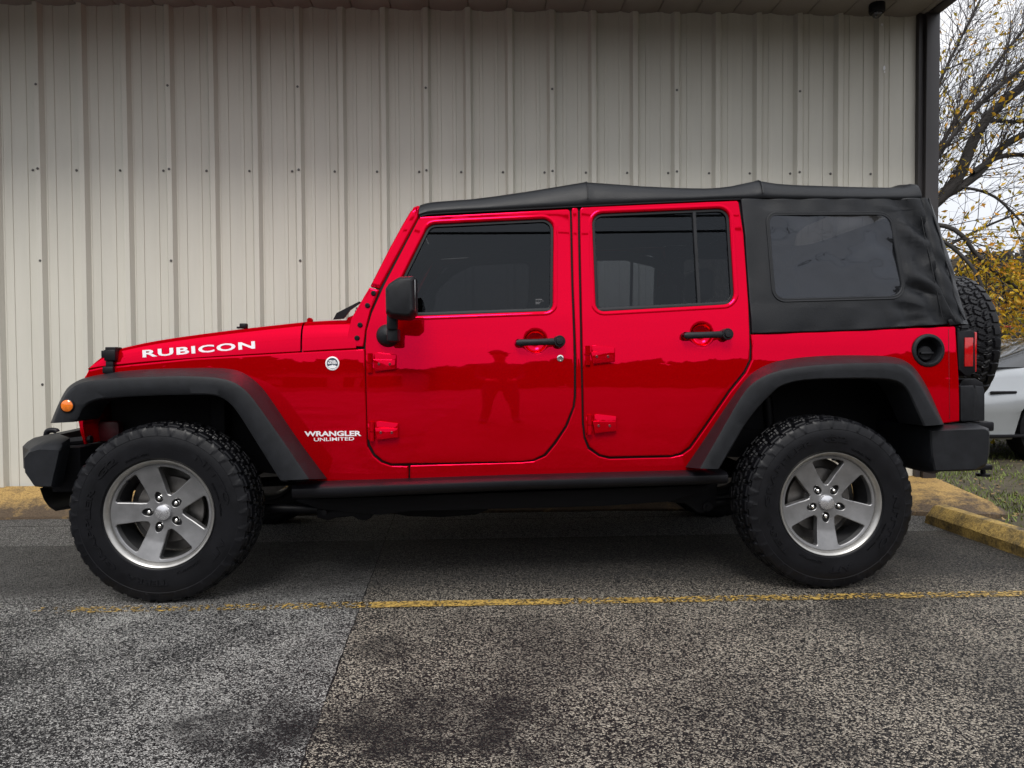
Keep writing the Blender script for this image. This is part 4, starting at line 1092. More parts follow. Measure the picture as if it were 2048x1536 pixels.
# side sheet as a panel with a window opening
side_px = [(1482,396.5),(1843,396.5),(1847,417),(1854,460),(1869,522),(1883,590),(1904,631),(1913,648),(1700,661),(1504.5,667.5),(1500,608),(1490,469)]
sidep = panel('side_curtain', pxloop(side_px, .003, off=-.006, seg=3), M['fabric'], jeep, holes=[inl(wl, .012)], b=.004, hb=.002, depth=.012, off=-.006, disp=sf, zs=.022, xs=.03, ang=60)
NEAR.append(sidep)
# window border bead + clear vinyl
def loopsweep(name, lp, prof, m, parent, off, n=170, disp=None):
    lp = list(lp)
    if area2(lp) < 0: lp.reverse()
    q = resample([Vector((p.x, p.y, 0)) for p in lp+[lp[0]]], n); rows = []
    for i in range(n):
        p = q[i]; d = (q[(i+1) % (n-1)]-q[i-1 if i else n-2]); nn = Vector((-d.y, d.x, 0)).normalized(); row = []
        for u, h in prof:
            pp = p+nn*u; row.append((pp.x, S(pp.x, pp.y)+off-h+(disp(pp.x, pp.y) if disp else 0), pp.y))
        rows.append(row)
    bm = bmesh.new(); grid(bm, rows); return finish(bm, name, m, parent, 60)
loopsweep('window_welt', wl, [(-.001, -.002), (.0, .002), (.002, .0045), (.006, .004), (.009, .003), (.013, .0045), (.016, .004), (.019, -.003)], M['fabric'], sidep, -.006)
def vwave(x, z):
    k = max(0, min(1, (x-wc[0]+.05)/.35)); k2 = max(0, min(1, (z-wc[1])/.12))*.5
    return (k+k2)*(.018*noise.noise(Vector((x*8+z*4, z*8-x*3, 5)))+.003*noise.noise(Vector((x*19, z*17, 8)))) + noise.noise(Vector((x*4.5, z*6, 3)))*.0045+noise.noise(Vector((x*9+z*5, z*7, 8)))*.0016
vp = panel('clear_window', inl(wl, .014), M['vinyl'], sidep, b=.001, depth=.001, off=-.003, disp=vwave, zs=.02, xs=.02, ang=80)
# rear corner and rear curtain
bm = bmesh.new(); rows = []
ys_ = [396+(648-396)*k/40 for k in range(41)]
for py in ys_:
    s = US(interp(seamx, py), py, -.006); b_ = U(interp(backx, py), py, s.y+.13)
    z = s.z; dx = b_.x-s.x; row = []
    t = (py-396)/252
    for u, y in ((-.03, .004), (0, -.002), (.14, -.006), (.3, -.001), (.42, .006), (.52, .016), (.64, .03), (.78, .055), (.9, .09), (.97, .12), (1.0, .15), (1.03, .25), (1.06, .45), (1.08, YC-s.y)):
        dd = (.006*sin(z*30+u*5)+.004*sin(z*55+u*9))*(1 if .1 < u < .98 else 0)*min(1, t*2+.3)
        xx = s.x+dx*u if u >= 0 else s.x-.006
        row.append((xx+dd*.35, s.y+y+dd*.8-.001, z + (-.010 if False else 0)))
    rows.append(row+[(a, 2*YC-c_, d_) for a, c_, d_ in reversed(row[:-1])])
grid(bm, rows)
rc = finish(bm, 'rear_curtain', M['fabric'], jeep, 60)
bm = bmesh.new(); pts = []
for py in [396+(640-396)*k/30 for k in range(31)]:
    s = US(interp(seamx, py), py, -.006); b_ = U(interp(backx, py), py, s.y+.13); dx = b_.x-s.x
    pts.append((s.x+dx*.42+.003*sin(py*.07), s.y-.002+.006, s.z))
tube(bm, pts, .0045, 6); finish(bm, 'seam', M['fabric'], rc)
bm = bmesh.new(); pts = [US(px, py, -.012) for px, py in ((1812,399),(1826,401),(1837,410),(1841,425),(1849,470),(1861,522),(1874,585),(1886,640))]
tube(bm, smooth_path(pts, 2), .0022, 6); finish(bm, 'seam', M['fabric'], sidep)
# inner roof closure at belt rear: strap flap
prism('fabric_flap', [(1896,640),(1912,634),(1927,643),(1925,648),(1900,651)], .12, .16, M['fabric'], jeep, bev=.003)

# ------------------------------------------------------------------ dark structure inside
bm = bmesh.new()
zf = .50
xa = U(690, 900, .2).x; xbk = U(1385, 900, .2).x; xr_ = xr-.01
box(bm, (xa, .17, .50), (xbk, 2*YC-.17, .56))                                   # floor
box(bm, (xa-.03, .20, .50), (xa, 2*YC-.20, 1.12))                               # firewall
box(bm, (xbk, .20, .56), (xbk+.03, 2*YC-.20, 1.02))                             # behind rear seat
box(bm, (xbk+.03, .155, .98), (xr_, 2*YC-.155, 1.01))                           # cargo floor over rear arches
box(bm, (xbk+.03, .50, .56), (xr_, .52, .98)); box(bm, (xbk+.03, 2*YC-.52, .56), (xr_, 2*YC-.50, .98))
box(bm, (xr_-.02, .16, .55), (xr_, .5, .98)); box(bm, (xr_-.02, 2*YC-.5, .55), (xr_, 2*YC-.16, .98)); box(bm, (xr_-.24, .52, .5), (xr_-.2, 1.31, .97))
finish(bm, 'cabin_floor', M['under'], jeep)
bm = bmesh.new()
xf0 = U(186, 800, .3).x
for s in (0, 1):
    f = (lambda y: y) if s == 0 else (lambda y: 2*YC-y)
    a, b_ = sorted((f(.47), f(.49))); box(bm, (xf0, a, .58), (xa-.03, b_, 1.05))
    a, b_ = sorted((f(.235), f(.47))); box(bm, (xf0+.02, a, .945), (xa-.25, b_, .96))
    box(bm, (xa-.27, min(f(.15), f(.47)), .5), (xa-.25, max(f(.15), f(.47)), .96))
box(bm, (xf0+.25, .49, .62), (xa-.03, 2*YC-.49, .98))
# dim pressing, spring tower and pump seen in the front arch
box(bm, (U(425,800,.4).x, .36, .55), (U(455,800,.4).x, .46, .95), .01)
finish(bm, 'inner_fender', M['under'], jeep)
bm = bmesh.new()
a = U(190, 885, .4); b_ = U(238, 842, .4); box(bm, (a.x, .40, a.z), (b_.x, .46, b_.z), .02); finish(bm, 'frame_horn', mat('shaded_red', (.05, .002, .006), .5), jeep)  # red darkened in its colour for the shade inside the arch
bm = bmesh.new(); rows = []
q = U(431, 800, .36)
pts = [(q.x+.035*cos(t*.5), .42+.035*sin(t*.5), .45+t*.0058) for t in range(90)]
tube(bm, pts, .007, 6); finish(bm, 'coil_spring', M['plastic'], jeep)
bm = bmesh.new()
for cx_ in (FW.x, RW.x):
    for s in (-1, 1):
        y = YC+s*.42
        tube(bm, [(cx_+.06*(1 if cx_ < 0 else -1), y, .38), (cx_+.10*(1 if cx_ < 0 else -1), y, .85)], .026, 12)
finish(bm, 'shock_absorber', M['plastic_dark'], jeep)
# frame rails, axles, belly
for s in (-1, 1):
    bm = bmesh.new(); y = YC+s*.43
    pts = [(xf0-.1, y, .60), (xf0+.5, y, .60), (xa-.35, y, .56), (xa-.1, y, .42), (xa+.2, y, .405), (xbk-.25, y, .415), (xbk-.05, y, .43), (xbk+.25, y, .62), (xr_-.2, y, .60), (xr_, y, .57)]
    for a, b_ in zip(pts, pts[1:]):
        a, b_ = Vector(a), Vector(b_); vs = []
        for p_ in (a, b_): vs.append([bm.verts.new((p_.x, p_.y+dy, p_.z+dz)) for dy, dz in ((-.04, -.07), (.04, -.07), (.04, .07), (-.04, .07))])
        for k in range(4): bm.faces.new((vs[0][k], vs[0][(k+1) % 4], vs[1][(k+1) % 4], vs[1][k]))
        bm.faces.new(vs[0]); bm.faces.new(vs[1])
    finish(bm, 'frame_rail', M['under'], jeep)
bm = bmesh.new()
def ub(pts, y0, y1, m='under', name=None, bev=.006): return prism(name, pts, y0, y1, M[m], jeep, bev=bev, fr=.008, Y=y0)
bm.free()
ub([(590,1000),(1440,970),(1340,1003),(1212,1012),(1080,1016),(985,1018),(820,1022),(760,1030),(700,1024),(640,1018),(594,1003)], .30, .62, name='side_rail')
ub([(632,1018),(700,1022),(745,1024),(742,1036),(733,1041),(716,1040),(706,1033),(672,1036),(655,1041),(634,1036)], .36, .5, name='crossmember')
ub([(770,1016),(960,1012),(985,1016),(952,1030),(880,1035),(815,1033),(790,1028)], .55, 1.25, name='skid_plate', bev=.012)
ub([(1083,1008),(1090,1006),(1212,1001),(1211,1011),(1130,1015),(1084,1016)], .40, .44, name='rail_bracket', bev=.002)
ub([(1335,985),(1436,965),(1432,1012),(1424,1022),(1403,1027),(1393,1024),(1372,1008),(1335,1004)], .40, .52, name='control_arm_mount')
bm = bmesh.new(); q = U(1415, 1013, .39); tube(bm, [(q.x, .385, q.z), (q.x, .53, q.z)], .024, 18); tube(bm, [(q.x, .375, q.z), (q.x, .39, q.z)], .012, 6); tube(bm, [(q.x, .45, q.z), (RW.x, .45, .34)], .022, 12)
finish(bm, 'control_arm', M['plastic_dark'], jeep); bm = bmesh.new()
q = U(648, 1025, .34); tube(bm, [(q.x, .34, q.z), (q.x, .36, q.z)], .013, 14); tube(bm, [(q.x, .42, q.z), (FW.x, .42, .34)], .022, 12)
finish(bm, 'control_arm', M['plastic_dark'], jeep)
bm = bmesh.new()
for cx_ in (FW.x, RW.x):
    tube(bm, [(cx_, .2, .385), (cx_, 2*YC-.2, .385)], .04, 14)
    off = -.18 if cx_ < 0 else 0
    bmesh.ops.create_uvsphere(bm, u_segments=20, v_segments=12, radius=.13, matrix=Matrix.Translation((cx_, YC+off, .385)))
finish(bm, 'axle', M['under'], jeep)
bm = bmesh.new(); tube(bm, [(-.6, YC+.15, .42), (RW.x, YC, .40)], .03, 10); tube(bm, [(-.6, YC-.1, .42), (FW.x, YC-.18, .40)], .025, 10); finish(bm, 'drive_shaft', M['under'], jeep)
bm = bmesh.new(); q = U(1822, 915, .8); tube(bm, [(q.x, .60, q.z), (q.x, 1.3, q.z)], .062, 24); finish(bm, 'muffler', mat('muffler_rust', (.03, .02, .016), .6, metal=.5, var=.4), jeep)

# interior
bm = bmesh.new()
def seat(bm, x, y, w=.5):
    box(bm, (x-.26, y-w/2, .72), (x+.24, y+w/2, .88), .05, seg=3)
    box(bm, (x+.18, y-w/2, .82), (x+.32, y+w/2, 1.42), .05, seg=3)
    box(bm, (x+.22, y-.13, 1.44), (x+.31, y+.13, 1.62), .035, seg=3)
xs1 = US(1010, 600).x
for s in (-1, 1): seat(bm, xs1, YC+s*.36)
finish(bm, 'front_seat', M['seat'], jeep)
bm = bmesh.new(); xs2 = US(1330, 600).x
box(bm, (xs2-.24, YC-.6, .74), (xs2+.24, YC+.6, .88), .05, seg=3); box(bm, (xs2+.22, YC-.6, .84), (xs2+.34, YC+.6, 1.32), .05, seg=3)
for s in (-1, 1): box(bm, (xs2+.24, YC+s*.34-.14, 1.34), (xs2+.33, YC+s*.34+.14, 1.50), .035, seg=3)
finish(bm, 'rear_seat', M['seat'], jeep)
bm = bmesh.new(); xd = U(775, 650, .3).x
box(bm, (xd-.35, .22, .95), (xd+.05, 2*YC-.22, 1.22), .06, seg=3); finish(bm, 'dashboard', M['interior'], jeep)
bm = bmesh.new(); pts = [(xd+.14+.06*sin(a), YC-.36+.18*cos(a), 1.20+.17*sin(a)) for a in [2*pi*k/32 for k in range(33)]]
tube(bm, pts, .014, 8); tube(bm, [(xd+.13, YC-.36, 1.20), (xd, YC-.36, 1.12)], .03, 10); finish(bm, 'steering_wheel', M['interior'], jeep)
bm = bmesh.new()
zt_ = US(1150, 411).z-.06
for s in (-1, 1):
    yy = YC+s*.58; xm = US(1150, 600).x; xrr = US(1500, 600).x
    tube(bm, smooth_path([(xd-.02, YC+s*.63, 1.25), (xd+.28, yy, zt_), (xm, yy, zt_+.01), (xrr, yy, zt_+.02), (xrr+.42, YC+s*.60, 1.05)], 2), .03, 10)
    tube(bm, [(xm, YC+s*.64, .6), (xm, yy, zt_)], .032, 10); tube(bm, [(xrr+.02, YC+s*.66, .95), (xrr+.02, yy, zt_)], .03, 10)
tube(bm, [(xm, YC-.58, zt_), (xm, YC+.58, zt_)], .03, 10); tube(bm, [(xrr, YC-.58, zt_), (xrr, YC+.58, zt_)], .03, 10)
finish(bm, 'roll_bar', M['interior'], jeep)

# far side twins
for o_ in NEAR: mirror(o_)

# ------------------------------------------------------------------ wheels
TR, TW = .392, .128
def tread(u, wv, i):
    """0 = groove floor, 1 = block top; u pitch position, wv across -1..1"""
    tri = lambda t: abs((t % 1)*2-1)*2-1
    d = 1.0
    for c0, amp, ph in ((-.22, .055, 0), (.22, .055, .5), (-.60, .045, .3), (.60, .045, .8)):
        if abs(wv-(c0+amp*tri(u+ph))) < .052: return 0.0
    if abs(wv) < .22: q = (u*1.0+wv*.55+.1) % 1; 
    elif abs(wv) < .6: q = (u*1.0-abs(wv)*.7*(1 if wv > 0 else -1)+.45) % 1
    else: q = (u+(.0 if wv > 0 else .5)) % 1
    if q < .20: return 0.12
    if abs(wv) < .6 and .56 < q < .63: return .45
    return 1.0
def tyre_mesh():
    P, K = 36, 14; NA = P*K
    prof = []   # (r, y, kind, w)
    side = [(.2185, .100), (.224, .113), (.232, .1145), (.240, .1195), (.243, .1235), (.262, .1262), (.285, .1285), (.305, .1292), (.322, .1282), (.336, .1255), (.338, .1262), (.350, .1235), (.362, .1195), (.372, .1155), (.379, .1110)]
    for r, y in side: prof.append((r, -y, 's', 0))
    nT = 46
    for k in range(nT+1):
        wv = -1+2*k/nT; y = wv*.105; prof.append((TR-.007*abs(wv)**3.0-(.0 if abs(wv) < .97 else .004), y, 't', wv))
    for r, y in reversed(side): prof.append((r, y, 's', 0))
    verts = []; faces = []; n = len(prof)
    for a in range(NA):
        th = 2*pi*a/NA; u = (a/K)
        for r, y, k, wv in prof:
            if k == 't':
                d = tread(u, wv, a); rr = r-.0095*(1-d); yy = y
            else:
                rr, yy = r, y; sg = 1 if y > 0 else -1
                ph = u % 1 if y < 0 else (u+.5) % 1
                if r > .337:   # shoulder lugs run down the sidewall
                    long_ = (int(u) % 2 == 0); lim = .342 if long_ else .356
                    on = .22 < ((ph+.5) % 1) < .80
                    tap = (r-lim)/.03
                    if r >= .3725:
                        if not on: rr -= .006; yy -= sg*.006
                    elif on and r > lim and abs(((ph+.5) % 1)-.51) < .29*max(.12, min(1, tap+.15)): yy += sg*.0024
                elif .2425 < r < .2435: yy += sg*.0012
            verts.append((rr*cos(th), yy, rr*sin(th)))
    for a in range(NA):
        b_ = (a+1) % NA
        for j in range(n-1): faces.append((a*n+j, b_*n+j, b_*n+j+1, a*n+j+1))
    me = bpy.data.meshes.new('tyre'); me.from_pydata(verts, [], faces)
    bm = bmesh.new(); bm.from_mesh(me)
    # raised sidewall lettering, clockwise, tops outward, on the outer (-y) face
    def arc(s, a0, a1, r0, h, bold=.02):
        d = wordfit(s, 1, bold, 1.05); arcl = abs(a1-a0)*r0; size = h/d.y; xs = arcl/(d.x*size); mid = (a0+a1)/2
        def f(u, v, hh):
            rr = r0+v; an = mid-u/r0; yy = -interp([(a_, b_) for a_, b_ in side], rr)
            return (rr*cos(an), yy-.0003-hh, rr*sin(an))
        text_bm(bm, s, size, f, .0040, bold, xs, spacing=1.05)
    D = radians
    arc('TERRA', D(-83), D(-118), .292, .024); arc('GRAPPLER', D(-128), D(-202), .292, .024); arc('G2', D(-212), D(-234), .292, .026)
    arc('NITTO', D(58), D(8), .292, .026, .03); arc('A/T', D(-22), D(-42), .292, .026)
    arc('LT255/75R17', D(-50), D(-74), .262, .009, .0); arc('MADE IN U.S.A.  TUBELESS', D(30), D(-2), .262, .006, .0); arc('RADIAL M+S', D(-240), D(-262), .262, .008, .0)
    for f in bm.faces: f.smooth = True
    bmesh.ops.recalc_face_normals(bm, faces=bm.faces)
    for e in bm.edges:
        if len(e.link_faces) == 2: e.smooth = e.calc_face_angle(0) < radians(28)
    bm.to_mesh(me); bm.free(); me.materials.append(M['rubber']); return me
tyre_me = tyre_mesh()
def to_me(bm, name, m, ang=32):
    bmesh.ops.recalc_face_normals(bm, faces=bm.faces)
    for f in bm.faces: f.smooth = True
    for e in bm.edges:
        if len(e.link_faces) == 2: e.smooth = e.calc_face_angle(0) < radians(ang)
    me = bpy.data.meshes.new(name); bm.to_mesh(me); bm.free()
    for q in (m if isinstance(m, list) else [m]): me.materials.append(q)
    return me
# rim face (axis y, front toward -y), spokes at 18+72k degrees ... one spoke at 90 deg (up)
def rim_meshes():
    def prof(r):   # dish depth (y) of the face surface
        return interp([(0, -.068), (.05, -.070), (.075, -.070), (.13, -.076), (.19, -.092), (.213, -.098)], r)
    outer = [Vector((.2135*cos(2*pi*k/120), .2135*sin(2*pi*k/120))) for k in range(120)]
    holes = []
    for k in range(5):
        c = pi/2+2*pi*(k+.5)/5
        # window between spokes: apex near the hub, arc at the rim
        def pol(r, a): return Vector((r*cos(c+a), r*sin(c+a)))
        hw = .0455     # half spoke width at the rim
        hs_ = .038     # at the apex zone
        pts = []
        # straight spoke sides: line of points at distance d from spoke centre line
        sp = pi/5
        def sidept(r, sgn):
            d = interp([(.07, .041), (.10, .040), (.2, .0485)], r); a = sp-math.asin(min(.99, d/r)); return pol(r, sgn*a)
        apex_r = .076
        L_ = [sidept(r, 1) for r in (.080, .10, .13, .16, .185, .194)]
        aL = atan2(L_[-1].y, L_[-1].x)
        da = sp-math.asin(.0485/.194)
        arcp = [pol(.2005, da*.93*(1-2*t/10)) for t in range(11)]
        Rr = [sidept(r, -1) for r in (.194, .185, .16, .13, .10, .080)]
        lp = L_+arcp+Rr
        lp = [(p.x, p.y, .006) for p in lp]
        holes.append(clean(fillet([tuple(p) for p in lp], .006, 3)))
    pockets = []
    for k in range(5):
        c = pi/2+2*pi*k/5; cx, cz = .0640*cos(c), .0640*sin(c)
        # teardrop pocket stretched along the spoke
        lp = []
        for t in range(24):
            a = 2*pi*t/24; lr = .0195*cos(a)+(.009 if cos(a) > 0 else .0)*cos(a); lt_ = .0170*sin(a)
            lp.append(Vector((cx+lr*cos(c)-lt_*sin(c), cz+lr*sin(c)+lt_*cos(c))))
        pockets.append(lp)
    cap = [Vector((.0325*cos(2*pi*k/40), .0325*sin(2*pi*k/40))) for k in range(40)]
    bm = bmesh.new(); inner = []; flat_ = []
    for i, lp in enumerate([outer]+holes+pockets+[cap]):
        ccw = area2(lp) > 0
        if (i == 0) != ccw: lp = list(reversed(lp))
        win = 1 <= i <= 5; poc = 6 <= i <= 10
        L0 = lp; bb = .0035 if win else .002
        L1 = offset_loop(lp, bb); L2 = offset_loop(lp, bb*1.7); n = len(lp)
        v2 = [bm.verts.new((p.x, prof(p.length), p.y)) for p in L2]; v1 = [bm.verts.new((p.x, prof(p.length), p.y)) for p in L1]
        v0 = [bm.verts.new((p.x, prof(p.length)+bb*.8, p.y)) for p in L0]
        # walls: windows taper outward going back
        dep = .045 if win else (.020 if poc else .02)
        if win:
            L3 = offset_loop(lp, .0035)
            vb = [bm.verts.new((p.x, prof(p.length)+dep, p.y)) for p in L3]
        elif poc:
            L3 = offset_loop(lp, -.003); vb = [bm.verts.new((p.x, prof(.0575)+dep, p.y)) for p in L3]
        else: vb = [bm.verts.new((p.x, prof(p.length)+dep, p.y)) for p in L0]
        for A, B in ((v2, v1), (v1, v0), (v0, vb)):
            for k in range(n):
                f_ = bm.faces.new((A[k], A[(k+1) % n], B[(k+1) % n], B[k]))
                if poc and A is v0: f_.material_index = 2
        if poc: bm.faces.new(vb).material_index = 2
        inner += v2; flat_.append([Vector((p.x, p.y, 0)) for p in L2])
    for t in tessellate_polygon(flat_):
        try: bm.faces.new([inner[i] for i in t]).material_index = 1
        except ValueError: pass
    for k in range(-14, 15):
        for ax in ((1, 0, 0), (0, 0, 1)):
            bmesh.ops.bisect_plane(bm, geom=bm.verts[:]+bm.edges[:]+bm.faces[:], plane_co=Vector(ax)*k*.0151, plane_no=ax, dist=1e-6)
    for v in bm.verts:
        if any(f.material_index == 1 for f in v.link_faces): v.co.y = prof(hypot(v.co.x, v.co.z))
    for f in bm.faces: f.material_index = 1 if f.material_index == 2 else 0
    face = to_me(bm, 'rim', [M['rim'], mat('pocket_shade', (.05, .05, .052), .5, metal=.5)], 26)  # pocket metal darkened in colour to paint shade into the recesses
    bm = bmesh.new()
    lathe(bm, [(.213, -.090), (.2145, -.100), (.217, -.106), (.222, -.113), (.228, -.1205), (.2315, -.1215), (.2335, -.119), (.2335, -.113), (.226, -.108)], seg=96)
    lip = to_me(bm, 'rim_lip', M['rimlip'], 40)
    bm = bmesh.new()
    lathe(bm, [(.226, -.108), (.2145, -.095), (.2135, -.05), (.206, .02), (.200, .06), (.214, .10), (.228, .118)], seg=72)
    barrel = to_me(bm, 'wheel', M['barrel'], 50)
    bm = bmesh.new(); lathe(bm, [(.0001, -.014), (.07, -.014), (.075, -.012), (.075, .0), (.145, .0), (.148, .003), (.148, .018), (.145, .020), (.06, .020), (.06, .055), (.192, .058), (.192, .062), (.0001, .062)], seg=56)
    disc = to_me(bm, 'brake_disc', M['steel'])
    bm = bmesh.new(); box(bm, (-.165, -.02, -.02), (-.08, .05, .10), .015); box(bm, (-.20, .02, -.03), (-.15, .06, .05), .01)
    cal = to_me(bm, 'brake_caliper', M['under'])
    bm = bmesh.new(); lathe(bm, [(.0345, -.060), (.0345, -.078), (.032, -.084), (.020, -.089), (.0001, -.091)], seg=44)
    cap = to_me(bm, 'hub_cap', mat('cap_silver', (.62, .62, .64), .22, metal=.8, var=.04), 40)
    bm = bmesh.new(); text_bm(bm, 'Jeep', .021, lambda u, v, h: (u, -.0885-h-.0006+(u*u+v*v)*2.2, v+.001), .0006, .03, 1.15)
    capt = to_me(bm, 'cap_lettering', M['barrel'])
    bm = bmesh.new(); lathe(bm, [(.0115, .0), (.0115, -.005), (.0095, -.006), (.0095, -.016), (.0075, -.021), (.003, -.024), (.0001, -.0245)], seg=12)
    lug = to_me(bm, 'lug_nut', M['chrome'], 20)
    bm = bmesh.new(); tube(bm, [(0, 0, 0), (0, -.022, 0)], [.005, .004], 8); valve = to_me(bm, 'valve_stem', M['plastic_dark'])
    return face, lip, barrel, disc, cal, cap, capt, lug, valve
face, lip, barrel, disc, cal, capm, captm, lug, valve = rim_meshes()
def child(name, me, parent, loc=(0,0,0)):
    o = bpy.data.objects.new(name, me); C.objects.link(o); o.parent = parent; o.location = loc; return o
def wheel(loc, spin, tspin, cspin=0, flip=0, yawz=0, name='wheel', parent=jeep):
    wobj = bpy.data.objects.new(name, barrel); C.objects.link(wobj); wobj.parent = parent
    wobj.matrix_local = Matrix.Translation(Vector(loc)-jeep.location) @ Matrix.Rotation(yawz+(pi if flip else 0), 4, 'Z') @ Matrix.Rotation(spin, 4, 'Y')
    t = child('tyre', tyre_me, wobj); t.rotation_euler = (0, tspin-spin, 0)
    child('rim', face, wobj); child('rim_lip', lip, wobj)
    child('brake_disc', disc, wobj); child('hub_cap', capm, wobj)
    c = child('lettering', captm, wobj); c.rotation_euler = (0, cspin-spin, 0)
    for k in range(5):
        a = pi/2+2*pi*k/5; child('lug_nut', lug, wobj, (.0640*cos(a), -.0500, .0640*sin(a)))
    child('valve_stem', valve, wobj, (.197*cos(radians(118)), -.075, .197*sin(radians(118))))
    return wobj
# a rotation s about y carries angle a to a - s
WY = .1295; fwz = .3885
D = radians
wheel((FW.x, WY, fwz), D(-18), 0, D(-155)); wheel((RW.x, WY, fwz), D(36), D(50), D(165))
wheel((FW.x, 2*YC-WY, fwz), D(10), D(10), 0, flip=1); wheel((RW.x, 2*YC-WY, fwz), D(50), D(20), 0, flip=1)
sx = U(1999, 700, .62).x-.165; sz = (U(1960, 553, .86).z + U(1960, 822, .80).z)/2
sp_ = wheel((sx, YC, sz), D(20), D(70), 0, yawz=pi/2, name='spare_wheel')
bm = bmesh.new(); box(bm, (xr+.005, YC-.09, sz-.16), (sx+.02, YC+.09, sz+.12), .02); box(bm, (xr+.005, YC-.28, sz-.2), (xr+.03, YC+.28, sz+.02), .01)
finish(bm, 'spare_carrier', M['plastic_dark'], jeep)
# ------------------------------------------------------------------ silver car beyond the lawn
CY0 = 3.55                      # near side of that car
def c_at(px, py): q = U(px, py, CY0); return q.x, q.z
car = root(empty('silver_car', (7.0, CY0+.92, .05), 'low silver coupe parked beyond the lawn, partly hidden behind the spare wheel', 'car'))
nose = 4.22
paint = mat('silver_paint', (.34, .36, .38), .24, metal=.3, var=.03, vscale=3, coat=.6)
wx = 5.52; wr = .33
# body cross-sections along x: (x, sill z, beltline z, bonnet centre z, half width)
stn = [(nose, .42, .60, .62, .62), (nose+.12, .34, .70, .72, .78), (nose+.4, .30, .90, .93, .87), (nose+.8, .28, .98, 1.01, .91), (nose+1.3, .28, 1.0, 1.03, .92), (nose+1.8, .28, 1.0, 1.03, .92),
       (nose+2.6, .28, 1.0, 1.02, .91), (nose+3.4, .28, 1.03, 1.05, .92), (nose+4.1, .32, 1.04, 1.06, .88), (nose+4.45, .42, .98, 1.0, .74)]
bm = bmesh.new(); rows = []; yc = CY0+.92; n = 70
for k in range(n+1):
    x = nose+4.45*k/n
    zs_, zb_, zc_, hw = [interp([(s[0], s[i]) for s in stn], x) for i in (1, 2, 3, 4)]
    arch = 0
    for wx_ in (wx, wx+2.66):
        d = abs(x-wx_)
        if d < .40: arch = max(arch, .355+sqrt(max(0, .40**2-d*d)))
    z0 = max(zs_, arch)
    H = zb_-zs_; prof_ = []
    for t, iy in ((0, .05), (.04, .02), (.35, .005), (.38, .0), (.6, -.002), (.62, .006), (.85, .02), (.95, .05), (1, .10)):
        prof_.append((yc-hw+iy, max(z0, zs_+H*t)))
    row = [(x, y, z) for y, z in prof_]+[(x, yc-hw*.5, zb_+(zc_-zb_)*.8), (x, yc, zc_)]
    rows.append(row+[(x, 2*yc-b_, c_) for _, b_, c_ in reversed(row[:-1])])
vr = grid(bm, rows); bm.faces.new(vr[0]); bm.faces.new(vr[-1])
finish(bm, 'body', paint, car, 40)
bm = bmesh.new()
gst = [(nose+.50, 1.0, .02, .80), (nose+.95, 1.10, .2, .76), (nose+1.45, 1.24, .3, .70), (nose+2.1, 1.31, .3, .68), (nose+3.0, 1.27, .3, .68), (nose+3.9, 1.06, .1, .72)]
rows = []
for k in range(25):
    x = gst[0][0]+(gst[-1][0]-gst[0][0])*k/24; z1 = interp([(a[0], a[1]) for a in gst], x); hw = interp([(a[0], a[3]) for a in gst], x)
    z0 = .97; row = [(x, yc-hw-.10, z0), (x, yc-hw-.04, z0+(z1-z0)*.6), (x, yc-hw+.08, z0+(z1-z0)*.93), (x, yc-.3, z1+.01), (x, yc, z1+.02)]
    rows.append(row+[(x, 2*yc-b_, c_) for _, b_, c_ in reversed(row[:-1])])
grid(bm, rows); finish(bm, 'window', mat('dark_car_glass', (.012, .014, .016), .04, spec=1, var=0), car, 50)
bm = bmesh.new(); a = c_at(1988, 785); b_ = c_at(2035, 781)
box(bm, (a[0]-.02, CY0+.0, a[1]-.012), (b_[0], CY0+.03, a[1]+.012), .008); finish(bm, 'side_vent', M['under'], car)
bm = bmesh.new(); box(bm, (nose+.2, CY0+.005, .30), (nose+4.2, CY0+.16, .33), .01); finish(bm, 'sill', M['under'], car)
bm = bmesh.new(); lathe(bm, [(.33, .0), (.335, .02), (.335, .2), (.33, .22), (.0001, .22)], c=(wx, CY0+.05, .37), seg=40); lathe(bm, [(.33, .0), (.24, -.005), (.235, .01)], c=(wx, CY0+.05, .37), seg=40)
tyc = finish(bm, 'wheel', M['rubber'], car)
def crim(wx_, par):
    bm = bmesh.new(); lathe(bm, [(.236, .0), (.225, .01), (.22, .06), (.0001, .07)], c=(wx_, CY0+.05, .37), seg=30)
    for k in range(5):
        a = 2*pi*k/5; vs = box(bm, (-.03, .0, .03), (.03, .03, .22), .008); bmesh.ops.rotate(bm, cent=(0,0,0), matrix=Matrix.Rotation(a, 3, 'Y'), verts=vs); bmesh.ops.translate(bm, vec=(wx_, CY0+.055, .37), verts=vs)
    return finish(bm, 'rim', M['rim'], par)
crim(wx, tyc)
bm = bmesh.new(); lathe(bm, [(.235, .01), (.24, -.005), (.33, .0), (.335, .02), (.335, .2), (.33, .22), (.0001, .22)], c=(wx+2.66, CY0+.05, .37), seg=40)
t2 = finish(bm, 'wheel', M['rubber'], car); crim(wx+2.66, t2)
bm = bmesh.new(); box(bm, (nose+.6, CY0+.22, .28), (nose+4.0, 2*yc-CY0-.22, .9)); finish(bm, 'underbody', M['under'], car)

